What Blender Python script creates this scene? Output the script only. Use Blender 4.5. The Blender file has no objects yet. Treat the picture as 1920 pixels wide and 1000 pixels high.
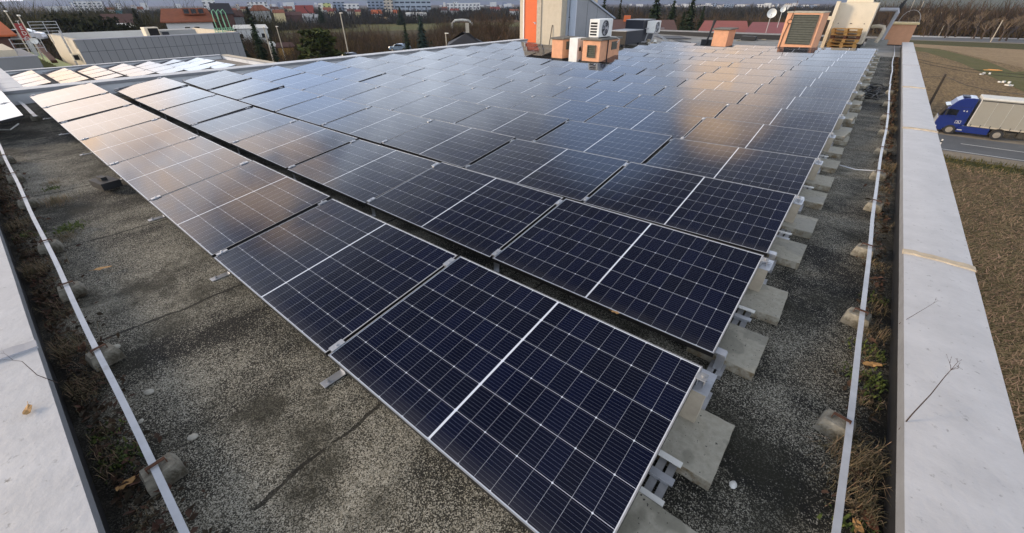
import bpy, math, random
from mathutils import Vector, Matrix, Euler, noise as mnoise
rnd = random.Random(7)
R_ = math.radians
S = bpy.context.scene
COL = S.collection
# ------------------------------------------------------------------ camera
F_PX, YAW, PITCH, ROLL = 751.2, -.6842, .5818, -.0035
CAM = Vector((.15, -.63, 1.952))
GZ = -10.5                                     # street level below the roof
_f = Vector((math.sin(YAW)*math.cos(PITCH), math.cos(YAW)*math.cos(PITCH), -math.sin(PITCH)))
_r = Vector((math.cos(YAW), -math.sin(YAW), 0)); _u = _r.cross(_f)
_cr, _sr = math.cos(ROLL), math.sin(ROLL)
RIGHT = _cr*_r + _sr*_u; UP = -_sr*_r + _cr*_u; FWD = _f
cd = bpy.data.cameras.new('camera'); cam = bpy.data.objects.new('camera', cd); COL.objects.link(cam)
m = Matrix((RIGHT, UP, -FWD)).transposed().to_4x4(); m.translation = CAM; cam.matrix_world = m
cd.sensor_fit = 'HORIZONTAL'; cd.sensor_width = 36; cd.lens = 36*F_PX/1920
cd.clip_start = .05; cd.clip_end = 60000; S.camera = cam
# ------------------------------------------------------------------ light
SUN_EL, SUN_AZ = R_(17), R_(232)               # azimuth clockwise from +Y
S.view_settings.view_transform = 'Standard'; S.view_settings.look = 'None'
S.view_settings.exposure = 0.42; S.view_settings.gamma = 1
W = bpy.data.worlds.new('World'); S.world = W; W.use_nodes = True
def build_world():
    nt = W.node_tree; N = nt.nodes; L = nt.links; N.clear()
    def nd(t, **k):
        n = N.new(t)
        for a, v in k.items(): setattr(n, a, v)
        return n
    out = nd('ShaderNodeOutputWorld')
    sky = nd('ShaderNodeTexSky', sky_type='NISHITA', sun_disc=False, sun_elevation=SUN_EL, sun_rotation=SUN_AZ)
    sky.dust_density = 2.0
    b1 = nd('ShaderNodeBackground'); b1.inputs[1].default_value = .10; L.new(sky.outputs[0], b1.inputs[0])
    tc = nd('ShaderNodeTexCoord')
    sep = nd('ShaderNodeSeparateXYZ'); L.new(tc.outputs['Generated'], sep.inputs[0])
    def math_(op, a, b=None, c=None, clamp=False):
        n = nd('ShaderNodeMath', operation=op, use_clamp=clamp)
        for i, v in enumerate((a, b, c)):
            if v is None: continue
            if isinstance(v, (int, float)): n.inputs[i].default_value = v
            else: L.new(v, n.inputs[i])
        return n.outputs[0]
    def ramp(fac, stops, interp='EASE'):
        n = nd('ShaderNodeValToRGB'); n.color_ramp.interpolation = interp
        e = n.color_ramp.elements
        while len(e) < len(stops): e.new(.5)
        for el, (p, c) in zip(e, stops): el.position = p; el.color = (*c, 1)
        L.new(fac, n.inputs[0]); return n.outputs[0]
    def mix(fac, a, b):
        n = nd('ShaderNodeMix', data_type='RGBA'); L.new(fac, n.inputs[0])
        for i, v in ((6, a), (7, b)):
            if isinstance(v, tuple): n.inputs[i].default_value = (*v, 1)
            else: L.new(v, n.inputs[i])
        return n.outputs[2]
    def clouds(scale, zst, seed, detail=5, rough=.55):
        mp = nd('ShaderNodeMapping'); L.new(tc.outputs['Generated'], mp.inputs[0])
        mp.inputs['Scale'].default_value = (scale, scale, scale*zst); mp.inputs['Location'].default_value = (seed, seed*.7, seed*.3)
        n = nd('ShaderNodeTexNoise'); n.inputs['Scale'].default_value = 1; n.inputs['Detail'].default_value = detail
        n.inputs['Roughness'].default_value = rough; n.inputs['Distortion'].default_value = .3
        L.new(mp.outputs[0], n.inputs[0]); return n.outputs[0]
    z = sep.outputs[2]
    # overcast deck: bright pale band low down, darker blue-grey above
    base = ramp(z, [(0, (.75, .76, .80)), (.14, (1.72, 1.86, 2.06)), (.32, (1.26, 1.42, 1.68)), (.47, (.62, .68, .80)), (.62, (.34, .38, .46)), (.80, (.32, .35, .42)), (1, (.55, .57, .62))])
    c1 = clouds(4.2, 2.2, 3.1)
    shade = ramp(c1, [(.33, (.50, .50, .53)), (.5, (.95, .95, .96)), (.68, (1.30, 1.28, 1.25))])
    mul = nd('ShaderNodeMix', data_type='RGBA', blend_type='MULTIPLY'); mul.inputs[0].default_value = 1
    L.new(base, mul.inputs[6]); L.new(shade, mul.inputs[7])
    sdir = nd('ShaderNodeMapRange', interpolation_type='SMOOTHSTEP'); L.new(sep.outputs[1], sdir.inputs[0]); sdir.inputs[1].default_value = .35; sdir.inputs[2].default_value = -.45; sdir.inputs[3].default_value = 0; sdir.inputs[4].default_value = 1
    zz = nd('ShaderNodeMapRange', interpolation_type='SMOOTHSTEP'); L.new(z, zz.inputs[0]); zz.inputs[1].default_value = .42; zz.inputs[2].default_value = .62
    gain = math_('ADD', math_('MULTIPLY', sdir.outputs[0], .55), math_('SUBTRACT', 1, math_('MULTIPLY', math_('MULTIPLY', zz.outputs[0], math_('SUBTRACT', 1, sdir.outputs[0])), .62)))
    vm = nd('ShaderNodeVectorMath', operation='SCALE'); L.new(mul.outputs[2], vm.inputs[0]); L.new(gain, vm.inputs['Scale'])
    deck = vm.outputs[0]
    # sunset-lit banks of cloud in the west and in the north
    def lobe(az, el, width):
        d = Vector((math.sin(R_(az))*math.cos(R_(el)), math.cos(R_(az))*math.cos(R_(el)), math.sin(R_(el))))
        n = nd('ShaderNodeVectorMath', operation='DOT_PRODUCT'); L.new(tc.outputs['Generated'], n.inputs[0]); n.inputs[1].default_value = d
        mr = nd('ShaderNodeMapRange', interpolation_type='SMOOTHSTEP'); L.new(n.outputs['Value'], mr.inputs[0])
        mr.inputs[1].default_value = math.cos(R_(width)); mr.inputs[2].default_value = math.cos(R_(width*.25)); return mr.outputs[0]
    c2 = clouds(5.5, 1.8, 11.3, 4)
    c2m = nd('ShaderNodeMapRange', interpolation_type='SMOOTHSTEP'); L.new(c2, c2m.inputs[0]); c2m.inputs[1].default_value = .36; c2m.inputs[2].default_value = .60
    lob = math_('MAXIMUM', lobe(-14, 24, 7), math_('MAXIMUM', lobe(-93, 12, 16), math_('MULTIPLY', lobe(-77, 22, 9), .55)))
    lobn = math_('MAXIMUM', math_('MULTIPLY', math_('MAXIMUM', lobe(-14, 22, 7), lobe(-86, 10, 8)), .62), math_('MULTIPLY', lob, c2m.outputs[0]))
    col = mix(math_('MULTIPLY', lobn, .95), deck, (2.5, 1.74, 1.10))
    # open blue between the clouds
    blue = math_('MULTIPLY', math_('MAXIMUM', lobe(-29, 27, 10), lobe(-66, 12, 9)), .7)
    col = mix(blue, col, (.75, 1.05, 1.65))
    low = math_('MULTIPLY', lobe(-97, 1, 9), .8)
    col = mix(low, col, (1.5, 1.2, .55))
    b2 = nd('ShaderNodeBackground'); L.new(col, b2.inputs[0]); b2.inputs[1].default_value = 1.0
    ms = nd('ShaderNodeMixShader'); ms.inputs[0].default_value = .88
    L.new(b1.outputs[0], ms.inputs[1]); L.new(b2.outputs[0], ms.inputs[2]); L.new(ms.outputs[0], out.inputs[0])
build_world()
sl = bpy.data.lights.new('sun', 'SUN'); sl.energy = 3.0; sl.angle = R_(11); sl.color = (1, .78, .54)
so = bpy.data.objects.new('sun', sl); COL.objects.link(so)
sd = Vector((math.sin(SUN_AZ)*math.cos(SUN_EL), math.cos(SUN_AZ)*math.cos(SUN_EL), math.sin(SUN_EL)))
so.rotation_euler = (-sd).to_track_quat('-Z', 'Y').to_euler(); so.location = (-20, -20, 30)

# ------------------------------------------------------------------ pixel helpers (turn a direction seen in the photo into a place)
def ray(px, py): return ((px-960)/F_PX)*RIGHT + (-(py-500)/F_PX)*UP + FWD
def U(px, py, z):
    d = ray(px, py); return CAM + d*((z-CAM.z)/d.z)
def UX(px, py, X):
    d = ray(px, py); return CAM + d*((X-CAM.x)/d.x)
def D(px, py, dist):
    d = ray(px, py); return CAM + d*(dist/math.hypot(d.x, d.y))
def G(px, dist, py=45):
    p = D(px, py, dist); return Vector((p.x, p.y, GZ))
def facing(p): return math.atan2(-(p.x-CAM.x), p.y-CAM.y)       # turn a thing's front towards the roof
def sag(x, y):
    u = min(max(-x/14.5, 0), 1); t = min(max(y/10, 0), 1)
    return -.13*4*u*(1-u)*(.3+.7*t) if y > -.5 else -.13*4*u*(1-u)*.3*max(0, 1+(y+.5)/.6)

# ------------------------------------------------------------------ materials
MATS = {}
def nodes_of(name):
    mt = bpy.data.materials.new(name); mt.use_nodes = True
    nt = mt.node_tree; b = nt.nodes['Principled BSDF']; return mt, nt, b
def mat(name, col, rough=.6, metal=0., var=.15, scale=6., bump=0., bscale=None, spec=.5, dirt=None, stretch=(1, 1, 1), dscale=1.2, dlo=.45, dhi=.7, coat=0, island=0):
    """plain surface with a little natural variation, optional bump and blotchy second colour"""
    if name in MATS: return MATS[name]
    mt, nt, b = nodes_of(name); L = nt.links; N = nt.nodes
    b.inputs['Roughness'].default_value = rough; b.inputs['Metallic'].default_value = metal
    b.inputs['Specular IOR Level'].default_value = spec; b.inputs['Coat Weight'].default_value = coat
    tc = N.new('ShaderNodeTexCoord'); mp = N.new('ShaderNodeMapping'); L.new(tc.outputs['Object'], mp.inputs[0])
    mp.inputs['Scale'].default_value = stretch
    n = N.new('ShaderNodeTexNoise'); n.inputs['Scale'].default_value = scale; n.inputs['Detail'].default_value = 6; n.inputs['Roughness'].default_value = .62
    L.new(mp.outputs[0], n.inputs[0])
    r = N.new('ShaderNodeValToRGB'); L.new(n.outputs[0], r.inputs[0])
    r.color_ramp.elements[0].position = .28; r.color_ramp.elements[1].position = .72
    r.color_ramp.elements[0].color = (*[c*(1-var) for c in col], 1); r.color_ramp.elements[1].color = (*[min(1, c*(1+var)) for c in col], 1)
    last = r.outputs[0]
    if dirt:
        n2 = N.new('ShaderNodeTexNoise'); n2.inputs['Scale'].default_value = dscale; n2.inputs['Detail'].default_value = 8; n2.inputs['Roughness'].default_value = .68
        L.new(mp.outputs[0], n2.inputs[0])
        mr = N.new('ShaderNodeMapRange'); L.new(n2.outputs[0], mr.inputs[0]); mr.inputs[1].default_value = dlo; mr.inputs[2].default_value = dhi
        mx = N.new('ShaderNodeMix'); mx.data_type = 'RGBA'; L.new(mr.outputs[0], mx.inputs[0]); L.new(last, mx.inputs[6]); mx.inputs[7].default_value = (*dirt, 1)
        last = mx.outputs[2]
    if island:
        g = N.new('ShaderNodeNewGeometry'); hs = N.new('ShaderNodeHueSaturation'); L.new(last, hs.inputs['Color'])
        mr = N.new('ShaderNodeMapRange'); L.new(g.outputs['Random Per Island'], mr.inputs[0]); mr.inputs[3].default_value = 1-island; mr.inputs[4].default_value = 1+island
        L.new(mr.outputs[0], hs.inputs['Value'])
        mr2 = N.new('ShaderNodeMapRange'); L.new(g.outputs['Random Per Island'], mr2.inputs[0]); mr2.inputs[3].default_value = .5+.05*island; mr2.inputs[4].default_value = .5-.05*island
        L.new(mr2.outputs[0], hs.inputs['Hue']); last = hs.outputs[0]
    L.new(last, b.inputs['Base Color'])
    if bump:
        nb = N.new('ShaderNodeTexNoise'); nb.inputs['Scale'].default_value = bscale or scale*4; nb.inputs['Detail'].default_value = 4
        L.new(tc.outputs['Object'], nb.inputs[0])
        bp = N.new('ShaderNodeBump'); bp.inputs['Strength'].default_value = bump; bp.inputs['Distance'].default_value = .02
        L.new(nb.outputs[0], bp.inputs['Height']); L.new(bp.outputs[0], b.inputs['Normal'])
    MATS[name] = mt; return mt

def mnode(nt):
    def f(op, a, b_=None, c=None, clamp=False):
        n = nt.nodes.new('ShaderNodeMath'); n.operation = op; n.use_clamp = clamp
        for i, v in enumerate((a, b_, c)):
            if v is None: continue
            if isinstance(v, (int, float)): n.inputs[i].default_value = v
            else: nt.links.new(v, n.inputs[i])
        return n.outputs[0]
    return f
PL, PW = 1.790, 1.140                                          # panel length and width
def make_pv():
    mt, nt, b = nodes_of('photovoltaic glass'); N = nt.nodes; L = nt.links; M = mnode(nt)
    tc = N.new('ShaderNodeTexCoord'); sp = N.new('ShaderNodeSeparateXYZ'); L.new(tc.outputs['Object'], sp.inputs[0])
    u, v = sp.outputs[0], sp.outputs[1]                        # metres, origin at the panel's low right corner: u runs to -x
    mar = .011; cb = .006
    wu = (PL/2-mar-cb)/9; wv = (PW-2*mar)/6
    uu = M('SUBTRACT', M('ABSOLUTE', M('ADD', u, PL/2)), cb)   # distance from the centre bar
    vv = M('SUBTRACT', v, mar)
    def near(x, w):                                            # distance to the nearest multiple of w
        fr = M('FRACT', M('DIVIDE', x, w)); return M('MULTIPLY', M('MINIMUM', fr, M('SUBTRACT', 1, fr)), w)
    du, dv = near(uu, wu), near(vv, wv)
    line = M('MAXIMUM', M('MULTIPLY', M('LESS_THAN', du, .0007), .50), M('MULTIPLY', M('LESS_THAN', dv, .0011), .72))
    dia = M('LESS_THAN', M('ADD', near(uu, wu*2), dv), .0060)
    bus = M('MULTIPLY', M('LESS_THAN', near(M('ADD', vv, wv/20), wv/10), .0004), .16)
    edge = M('MAXIMUM', M('LESS_THAN', uu, 0), M('MAXIMUM', M('GREATER_THAN', uu, 9*wu), M('MAXIMUM', M('LESS_THAN', vv, 0), M('GREATER_THAN', vv, 6*wv))))
    white = M('MAXIMUM', M('MAXIMUM', line, bus), M('MAXIMUM', M('MULTIPLY', dia, .95), edge))
    # each cell a touch different
    cx = M('FLOOR', M('DIVIDE', uu, wu)); cy = M('FLOOR', M('DIVIDE', vv, wv))
    cmb = N.new('ShaderNodeCombineXYZ'); L.new(cx, cmb.inputs[0]); L.new(cy, cmb.inputs[1])
    oi = N.new('ShaderNodeObjectInfo'); L.new(oi.outputs['Random'], cmb.inputs[2])
    wn = N.new('ShaderNodeTexWhiteNoise'); L.new(cmb.outputs[0], wn.inputs[0])
    mx0 = N.new('ShaderNodeMix'); mx0.data_type = 'RGBA'; L.new(wn.outputs[0], mx0.inputs[0])
    mx0.inputs[6].default_value = (.0005, .0015, .0100, 1); mx0.inputs[7].default_value = (.0009, .0027, .0175, 1)
    mx = N.new('ShaderNodeMix'); mx.data_type = 'RGBA'; L.new(white, mx.inputs[0]); L.new(mx0.outputs[2], mx.inputs[6]); mx.inputs[7].default_value = (.62, .66, .72, 1)
    # rain-dried dust film, thicker along the low edge
    nz = N.new('ShaderNodeTexNoise'); nz.inputs['Scale'].default_value = 3.5; nz.inputs['Detail'].default_value = 7; nz.inputs['Roughness'].default_value = .65
    tc2 = N.new('ShaderNodeNewGeometry'); L.new(tc2.outputs['Position'], nz.inputs[0])
    low = M('MULTIPLY', M('SUBTRACT', .10, v, clamp=True), 2.2, clamp=True)
    dust = M('MULTIPLY', M('ADD', M('MULTIPLY', nz.outputs[0], .006), M('MULTIPLY', low, nz.outputs[0])), 1.0, clamp=True)
    mxd = N.new('ShaderNodeMix'); mxd.data_type = 'RGBA'; L.new(M('MULTIPLY', dust, .55), mxd.inputs[0]); L.new(mx.outputs[2], mxd.inputs[6]); mxd.inputs[7].default_value = (.34, .32, .30, 1)
    vo = N.new('ShaderNodeTexVoronoi'); vo.inputs['Scale'].default_value = 1.25; L.new(tc2.outputs['Position'], vo.inputs[0]); vs_ = N.new('ShaderNodeSeparateColor'); L.new(vo.outputs['Color'], vs_.inputs[0])
    nf = N.new('ShaderNodeTexNoise'); nf.inputs['Scale'].default_value = 60; L.new(tc2.outputs['Position'], nf.inputs[0])
    drop = M('MULTIPLY', M('GREATER_THAN', vs_.outputs[0], .62), M('LESS_THAN', M('ADD', vo.outputs['Distance'], M('MULTIPLY', M('SUBTRACT', nf.outputs[0], .5), .022)), M('MULTIPLY', vs_.outputs[1], .017)))
    mxe = N.new('ShaderNodeMix'); mxe.data_type = 'RGBA'; L.new(M('MULTIPLY', drop, .7), mxe.inputs[0]); L.new(mxd.outputs[2], mxe.inputs[6]); mxe.inputs[7].default_value = (.42, .40, .36, 1)
    L.new(mxe.outputs[2], b.inputs['Base Color'])
    L.new(M('ADD', .035, M('MULTIPLY', nz.outputs[0], .05)), b.inputs['Roughness'])
    b.inputs['IOR'].default_value = 1.5; b.inputs['Specular IOR Level'].default_value = .3
    return mt
PV = make_pv()

def make_roof():
    mt, nt, b = nodes_of('mineral bitumen felt'); N = nt.nodes; L = nt.links; M = mnode(nt)
    tc = N.new('ShaderNodeTexCoord'); P = tc.outputs['Object']
    def nz(scale, det=5, ro=.6, st=None, off=0):
        n = N.new('ShaderNodeTexNoise'); n.inputs['Scale'].default_value = scale; n.inputs['Detail'].default_value = det; n.inputs['Roughness'].default_value = ro
        mp = N.new('ShaderNodeMapping'); L.new(P, mp.inputs[0]); mp.inputs['Scale'].default_value = st or (1, 1, 1); mp.inputs['Location'].default_value = (off, off, off)
        L.new(mp.outputs[0], n.inputs[0]); return n.outputs[0]
    chip = N.new('ShaderNodeTexVoronoi'); chip.inputs['Scale'].default_value = 215; L.new(P, chip.inputs[0])
    wn = N.new('ShaderNodeSeparateColor'); L.new(chip.outputs['Color'], wn.inputs[0])
    sp0 = N.new('ShaderNodeSeparateXYZ'); L.new(P, sp0.inputs[0]); side = N.new('ShaderNodeMapRange'); L.new(sp0.outputs[0], side.inputs[0]); side.inputs[1].default_value = -.9; side.inputs[2].default_value = -.3
    pm = N.new('ShaderNodeMix'); L.new(side.outputs[0], pm.inputs[0]); L.new(nz(.62, 6, .6, (1.6, .45, 1), 4.0), pm.inputs[2]); L.new(nz(.62, 6, .6, (.45, 1.7, 1), 4.0), pm.inputs[3]); patch = pm.outputs[0]               # pale worn bands, drawn out along the felt
    patch2 = nz(2.3, 7, .7, None, 9)
    moss = nz(1.1, 8, .72, None, 21)
    worn = M('ADD', M('MULTIPLY', patch, .75), M('MULTIPLY', patch2, .45))
    mrw = N.new('ShaderNodeMapRange'); L.new(worn, mrw.inputs[0]); mrw.inputs[1].default_value = .49; mrw.inputs[2].default_value = .74
    thr = M('SUBTRACT', .91, M('MULTIPLY', mrw.outputs[0], .55))
    grain = nz(95, 3, .7)
    isp = N.new('ShaderNodeMapRange'); L.new(M('ADD', M('MULTIPLY', wn.outputs[0], .8), M('MULTIPLY', grain, .3)), isp.inputs[0]); L.new(M('SUBTRACT', thr, .10), isp.inputs[1]); L.new(M('ADD', thr, .06), isp.inputs[2])
    c1 = N.new('ShaderNodeMix'); c1.data_type = 'RGBA'; L.new(mrw.outputs[0], c1.inputs[0]); c1.inputs[6].default_value = (.008, .0078, .0065, 1); c1.inputs[7].default_value = (.060, .055, .041, 1)
    c2 = N.new('ShaderNodeMix'); c2.data_type = 'RGBA'; L.new(M('MULTIPLY', isp.outputs[0], .85), c2.inputs[0]); L.new(c1.outputs[2], c2.inputs[6])
    cc = N.new('ShaderNodeMix'); cc.data_type = 'RGBA'; L.new(wn.outputs[1], cc.inputs[0]); cc.inputs[6].default_value = (.16, .145, .105, 1); cc.inputs[7].default_value = (.52, .49, .40, 1); L.new(cc.outputs[2], c2.inputs[7])
    chip2 = N.new('ShaderNodeTexVoronoi'); chip2.inputs['Scale'].default_value = 85; L.new(P, chip2.inputs[0]); w2 = N.new('ShaderNodeSeparateColor'); L.new(chip2.outputs['Color'], w2.inputs[0])
    big = M('MULTIPLY', M('GREATER_THAN', w2.outputs[0], .93), M('LESS_THAN', chip2.outputs['Distance'], .34))
    c2b = N.new('ShaderNodeMix'); c2b.data_type = 'RGBA'; L.new(M('MULTIPLY', big, .8), c2b.inputs[0]); L.new(c2.outputs[2], c2b.inputs[6]); c2b.inputs[7].default_value = (.46, .43, .36, 1)
    mm = N.new('ShaderNodeMapRange'); L.new(moss, mm.inputs[0]); mm.inputs[1].default_value = .51; mm.inputs[2].default_value = .62
    c3 = N.new('ShaderNodeMix'); c3.data_type = 'RGBA'; L.new(M('MULTIPLY', mm.outputs[0], .8), c3.inputs[0]); L.new(c2b.outputs[2], c3.inputs[6]); c3.inputs[7].default_value = (.021, .020, .012, 1)
    # felt laps every metre across the slope, and damp dirt gathered along the parapets
    sp = N.new('ShaderNodeSeparateXYZ'); L.new(P, sp.inputs[0])
    wob = M('MULTIPLY', M('SUBTRACT', nz(1.7, 3), .5), .16)
    fr = M('FRACT', M('DIVIDE', M('ADD', M('ADD', sp.outputs[0], 3.37), wob), 1.98)); dl = M('MULTIPLY', M('MINIMUM', fr, M('SUBTRACT', 1, fr)), 1.98)
    lap = M('MULTIPLY', M('LESS_THAN', dl, M('ADD', .003, M('MULTIPLY', M('POWER', nz(9, 5, .7, None, 5), 3), .075))), M('MULTIPLY', M('LESS_THAN', sp.outputs[0], -.4), M('GREATER_THAN', nz(2.5, 4, .6, None, 3), .36)))
    dirt = M('MAXIMUM', M('SUBTRACT', 1, M('DIVIDE', M('ADD', M('ADD', sp.outputs[1], 1.10), M('MULTIPLY', M('SUBTRACT', moss, .5), -.7)), .20), clamp=True),
             M('SUBTRACT', 1, M('DIVIDE', M('ADD', M('SUBTRACT', .90, sp.outputs[0]), M('MULTIPLY', M('SUBTRACT', moss, .5), -.6)), .16), clamp=True))
    c4 = N.new('ShaderNodeMix'); c4.data_type = 'RGBA'; L.new(M('MAXIMUM', M('MULTIPLY', lap, .85), M('MULTIPLY', dirt, .93)), c4.inputs[0]); L.new(c3.outputs[2], c4.inputs[6]); c4.inputs[7].default_value = (.010, .009, .006, 1)
    L.new(c4.outputs[2], b.inputs['Base Color']); b.inputs['Roughness'].default_value = .85; b.inputs['Specular IOR Level'].default_value = .3
    bp = N.new('ShaderNodeBump'); bp.inputs['Strength'].default_value = .7; bp.inputs['Distance'].default_value = .006
    L.new(M('ADD', isp.outputs[0], M('MULTIPLY', lap, -1.5)), bp.inputs['Height'])
    bp2 = N.new('ShaderNodeBump'); bp2.inputs['Strength'].default_value = .35; bp2.inputs['Distance'].default_value = .05; L.new(patch2, bp2.inputs['Height']); L.new(bp.outputs[0], bp2.inputs['Normal'])
    L.new(bp2.outputs[0], b.inputs['Normal'])
    return mt
ROOF = make_roof()

def make_field(name, a, b_, c, scale, stretch, rot=0, speck=.5):
    mt, nt, b = nodes_of(name); N = nt.nodes; L = nt.links; M = mnode(nt)
    tc = N.new('ShaderNodeTexCoord'); mp = N.new('ShaderNodeMapping'); L.new(tc.outputs['Object'], mp.inputs[0]); mp.inputs['Scale'].default_value = stretch; mp.inputs['Rotation'].default_value = (0, 0, rot)
    def nz(s, d, ro):
        n = N.new('ShaderNodeTexNoise'); n.inputs['Scale'].default_value = s; n.inputs['Detail'].default_value = d; n.inputs['Roughness'].default_value = ro; L.new(mp.outputs[0], n.inputs[0]); return n.outputs[0]
    def mx(f, x, y, ):
        n = N.new('ShaderNodeMix'); n.data_type = 'RGBA'; L.new(f, n.inputs[0])
        for i, v in ((6, x), (7, y)):
            if isinstance(v, tuple): n.inputs[i].default_value = (*v, 1)
            else: L.new(v, n.inputs[i])
        return n.outputs[2]
    def rg(x, lo, hi):
        n = N.new('ShaderNodeMapRange'); L.new(x, n.inputs[0]); n.inputs[1].default_value = lo; n.inputs[2].default_value = hi; return n.outputs[0]
    big = rg(nz(scale*.06, 6, .6), .38, .62); fine = rg(nz(scale, 8, .75), .40, .62)
    col = mx(M('MULTIPLY', fine, speck), mx(big, a, b_), c)
    L.new(col, b.inputs['Base Color']); b.inputs['Roughness'].default_value = .95; b.inputs['Specular IOR Level'].default_value = .15
    bp = N.new('ShaderNodeBump'); bp.inputs['Strength'].default_value = .8; bp.inputs['Distance'].default_value = .15; L.new(fine, bp.inputs['Height']); L.new(bp.outputs[0], b.inputs['Normal'])
    return mt

def make_slab():
    mt, nt, b = nodes_of('cast concrete slab'); N = nt.nodes; L = nt.links; M = mnode(nt)
    tc = N.new('ShaderNodeTexCoord'); oi = N.new('ShaderNodeObjectInfo')
    ad = N.new('ShaderNodeVectorMath'); ad.operation = 'ADD'; L.new(tc.outputs['Object'], ad.inputs[0]); L.new(oi.outputs['Location'], ad.inputs[1])
    def nz(s, d, ro):
        n = N.new('ShaderNodeTexNoise'); n.inputs['Scale'].default_value = s; n.inputs['Detail'].default_value = d; n.inputs['Roughness'].default_value = ro; L.new(ad.outputs[0], n.inputs[0]); return n.outputs[0]
    def rg(x, lo, hi):
        n = N.new('ShaderNodeMapRange'); L.new(x, n.inputs[0]); n.inputs[1].default_value = lo; n.inputs[2].default_value = hi; return n.outputs[0]
    def mx(f, x, y):
        n = N.new('ShaderNodeMix'); n.data_type = 'RGBA'; L.new(f, n.inputs[0])
        for i, v in ((6, x), (7, y)):
            if isinstance(v, tuple): n.inputs[i].default_value = (*v, 1)
            else: L.new(v, n.inputs[i])
        return n.outputs[2]
    damp = rg(nz(3.4, 3, .45), .54, .57)
    col = mx(rg(nz(30, 6, .7), .3, .7), (.27, .252, .195), (.39, .365, .295))
    col = mx(damp, col, mx(rg(nz(22, 5, .7), .3, .7), (.19, .178, .135), (.255, .24, .185)))
    sp = N.new('ShaderNodeSeparateXYZ'); L.new(tc.outputs['Object'], sp.inputs[0])
    side = M('LESS_THAN', sp.outputs[2], .063)
    col = mx(M('MULTIPLY', side, rg(nz(14, 6, .7), .40, .62)), col, (.15, .11, .06))
    pit = M('GREATER_THAN', nz(60, 2, .5), .70); col = mx(pit, col, (.05, .045, .035))
    L.new(col, b.inputs['Base Color']); L.new(M('SUBTRACT', .85, M('MULTIPLY', damp, .35)), b.inputs['Roughness'])
    bp = N.new('ShaderNodeBump'); bp.inputs['Strength'].default_value = .5; bp.inputs['Distance'].default_value = .006; L.new(nz(45, 6, .75), bp.inputs['Height']); L.new(bp.outputs[0], b.inputs['Normal'])
    return mt
SLAB = make_slab()

def make_windows(name, wall, glass, sx, sz, fw=.55, fh=.5):
    """small repeated window openings on a far facade"""
    mt, nt, b = nodes_of(name); N = nt.nodes; L = nt.links; M = mnode(nt)
    tc = N.new('ShaderNodeTexCoord'); sp = N.new('ShaderNodeSeparateXYZ'); L.new(tc.outputs['Object'], sp.inputs[0])
    g = N.new('ShaderNodeNewGeometry'); ns = N.new('ShaderNodeSeparateXYZ'); L.new(g.outputs['Normal'], ns.inputs[0])
    h = M('ADD', sp.outputs[0], sp.outputs[1])
    fx = M('FRACT', M('DIVIDE', h, sx)); fz = M('FRACT', M('DIVIDE', sp.outputs[2], sz))
    w = M('MULTIPLY', M('LESS_THAN', fx, fw), M('MULTIPLY', M('LESS_THAN', fz, fh), M('LESS_THAN', M('ABSOLUTE', ns.outputs[2]), .5)))
    n = N.new('ShaderNodeMix'); n.data_type = 'RGBA'; L.new(w, n.inputs[0]); n.inputs[6].default_value = (*wall, 1); n.inputs[7].default_value = (*glass, 1)
    L.new(n.outputs[2], b.inputs['Base Color']); L.new(M('SUBTRACT', .8, M('MULTIPLY', w, .6)), b.inputs['Roughness'])
    return mt

ALU = mat('bare aluminium', (.50, .51, .53), .38, .75, .10, 20)
ALUD = mat('weathered aluminium', (.36, .36, .36), .5, .6, .2, 14)
FRAME = mat('black anodised frame', (.018, .018, .020), .35, .3, .2, 10)
GALV = mat('galvanised strip', (.50, .52, .55), .42, .35, .12, 9, dirt=(.33, .33, .33), dscale=5, dlo=.6, dhi=.75)
COPING = mat('painted sheet coping', (.46, .455, .455), .55, .0, .10, 5, bump=.16, bscale=22, dirt=(.17, .165, .155), dscale=24, dlo=.61, dhi=.72)
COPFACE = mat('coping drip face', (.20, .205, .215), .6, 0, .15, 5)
MASTIC = mat('joint mastic', (.46, .38, .27), .8, 0, .2, 12)
JOINTGREY = mat('grey joint strip', (.33, .33, .35), .6, 0, .12, 8)
SALMON = mat('salmon render', (.68, .34, .19), .9, 0, .10, 5, bump=.25, bscale=60, dirt=(.52, .26, .15), dscale=2, dlo=.55, dhi=.8)
BROWNORANGE = mat('tan orange render', (.50, .26, .145), .9, 0, .10, 5, bump=.2, bscale=60)
CAPGREY = mat('dark cap slab', (.13, .12, .10), .8, 0, .25, 8)
CAPPALE = mat('pale cap slab', (.42, .36, .27), .8, 0, .2, 8)
CAPYEL = mat('yellowed cap board', (.62, .47, .24), .75, 0, .15, 8)
BITBLACK = mat('black bitumen upstand', (.012, .012, .013), .6, 0, .3, 12)
GRILLE = mat('olive grey louvre', (.10, .10, .075), .55, .2, .2, 10)
WHITEPAINT = mat('white enamel', (.72, .71, .66), .4, 0, .06, 4, dirt=(.5, .48, .42), dscale=3, dlo=.58, dhi=.8)
BEIGE = mat('beige render', (.50, .43, .32), .85, 0, .07, 4, bump=.15, bscale=50, dirt=(.40, .33, .24), dscale=1.4, dlo=.55, dhi=.8)
CREAM = mat('cream metal casing', (.62, .54, .40), .5, .1, .06, 3, dirt=(.45, .38, .27), dscale=2, dlo=.58, dhi=.85)
GREYPANEL = mat('grey facade sheet', (.19, .195, .20), .55, .1, .06, .6)
GREYLINE = mat('facade joint', (.035, .035, .038), .7)
BLUEGREY = mat('pale blue grey cladding', (.36, .40, .46), .55, .1, .07, 3)
DARKNAVY = mat('dark navy casing', (.014, .017, .026), .45, .1, .15, 4)
DARKBROWN = mat('dark brown casing', (.020, .014, .008), .6, 0, .2, 4)
ORANGE = mat('orange door paint', (.70, .13, .025), .45, 0, .05, 4)
DARKIN = mat('dark opening', (.006, .005, .005), .9)
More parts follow.
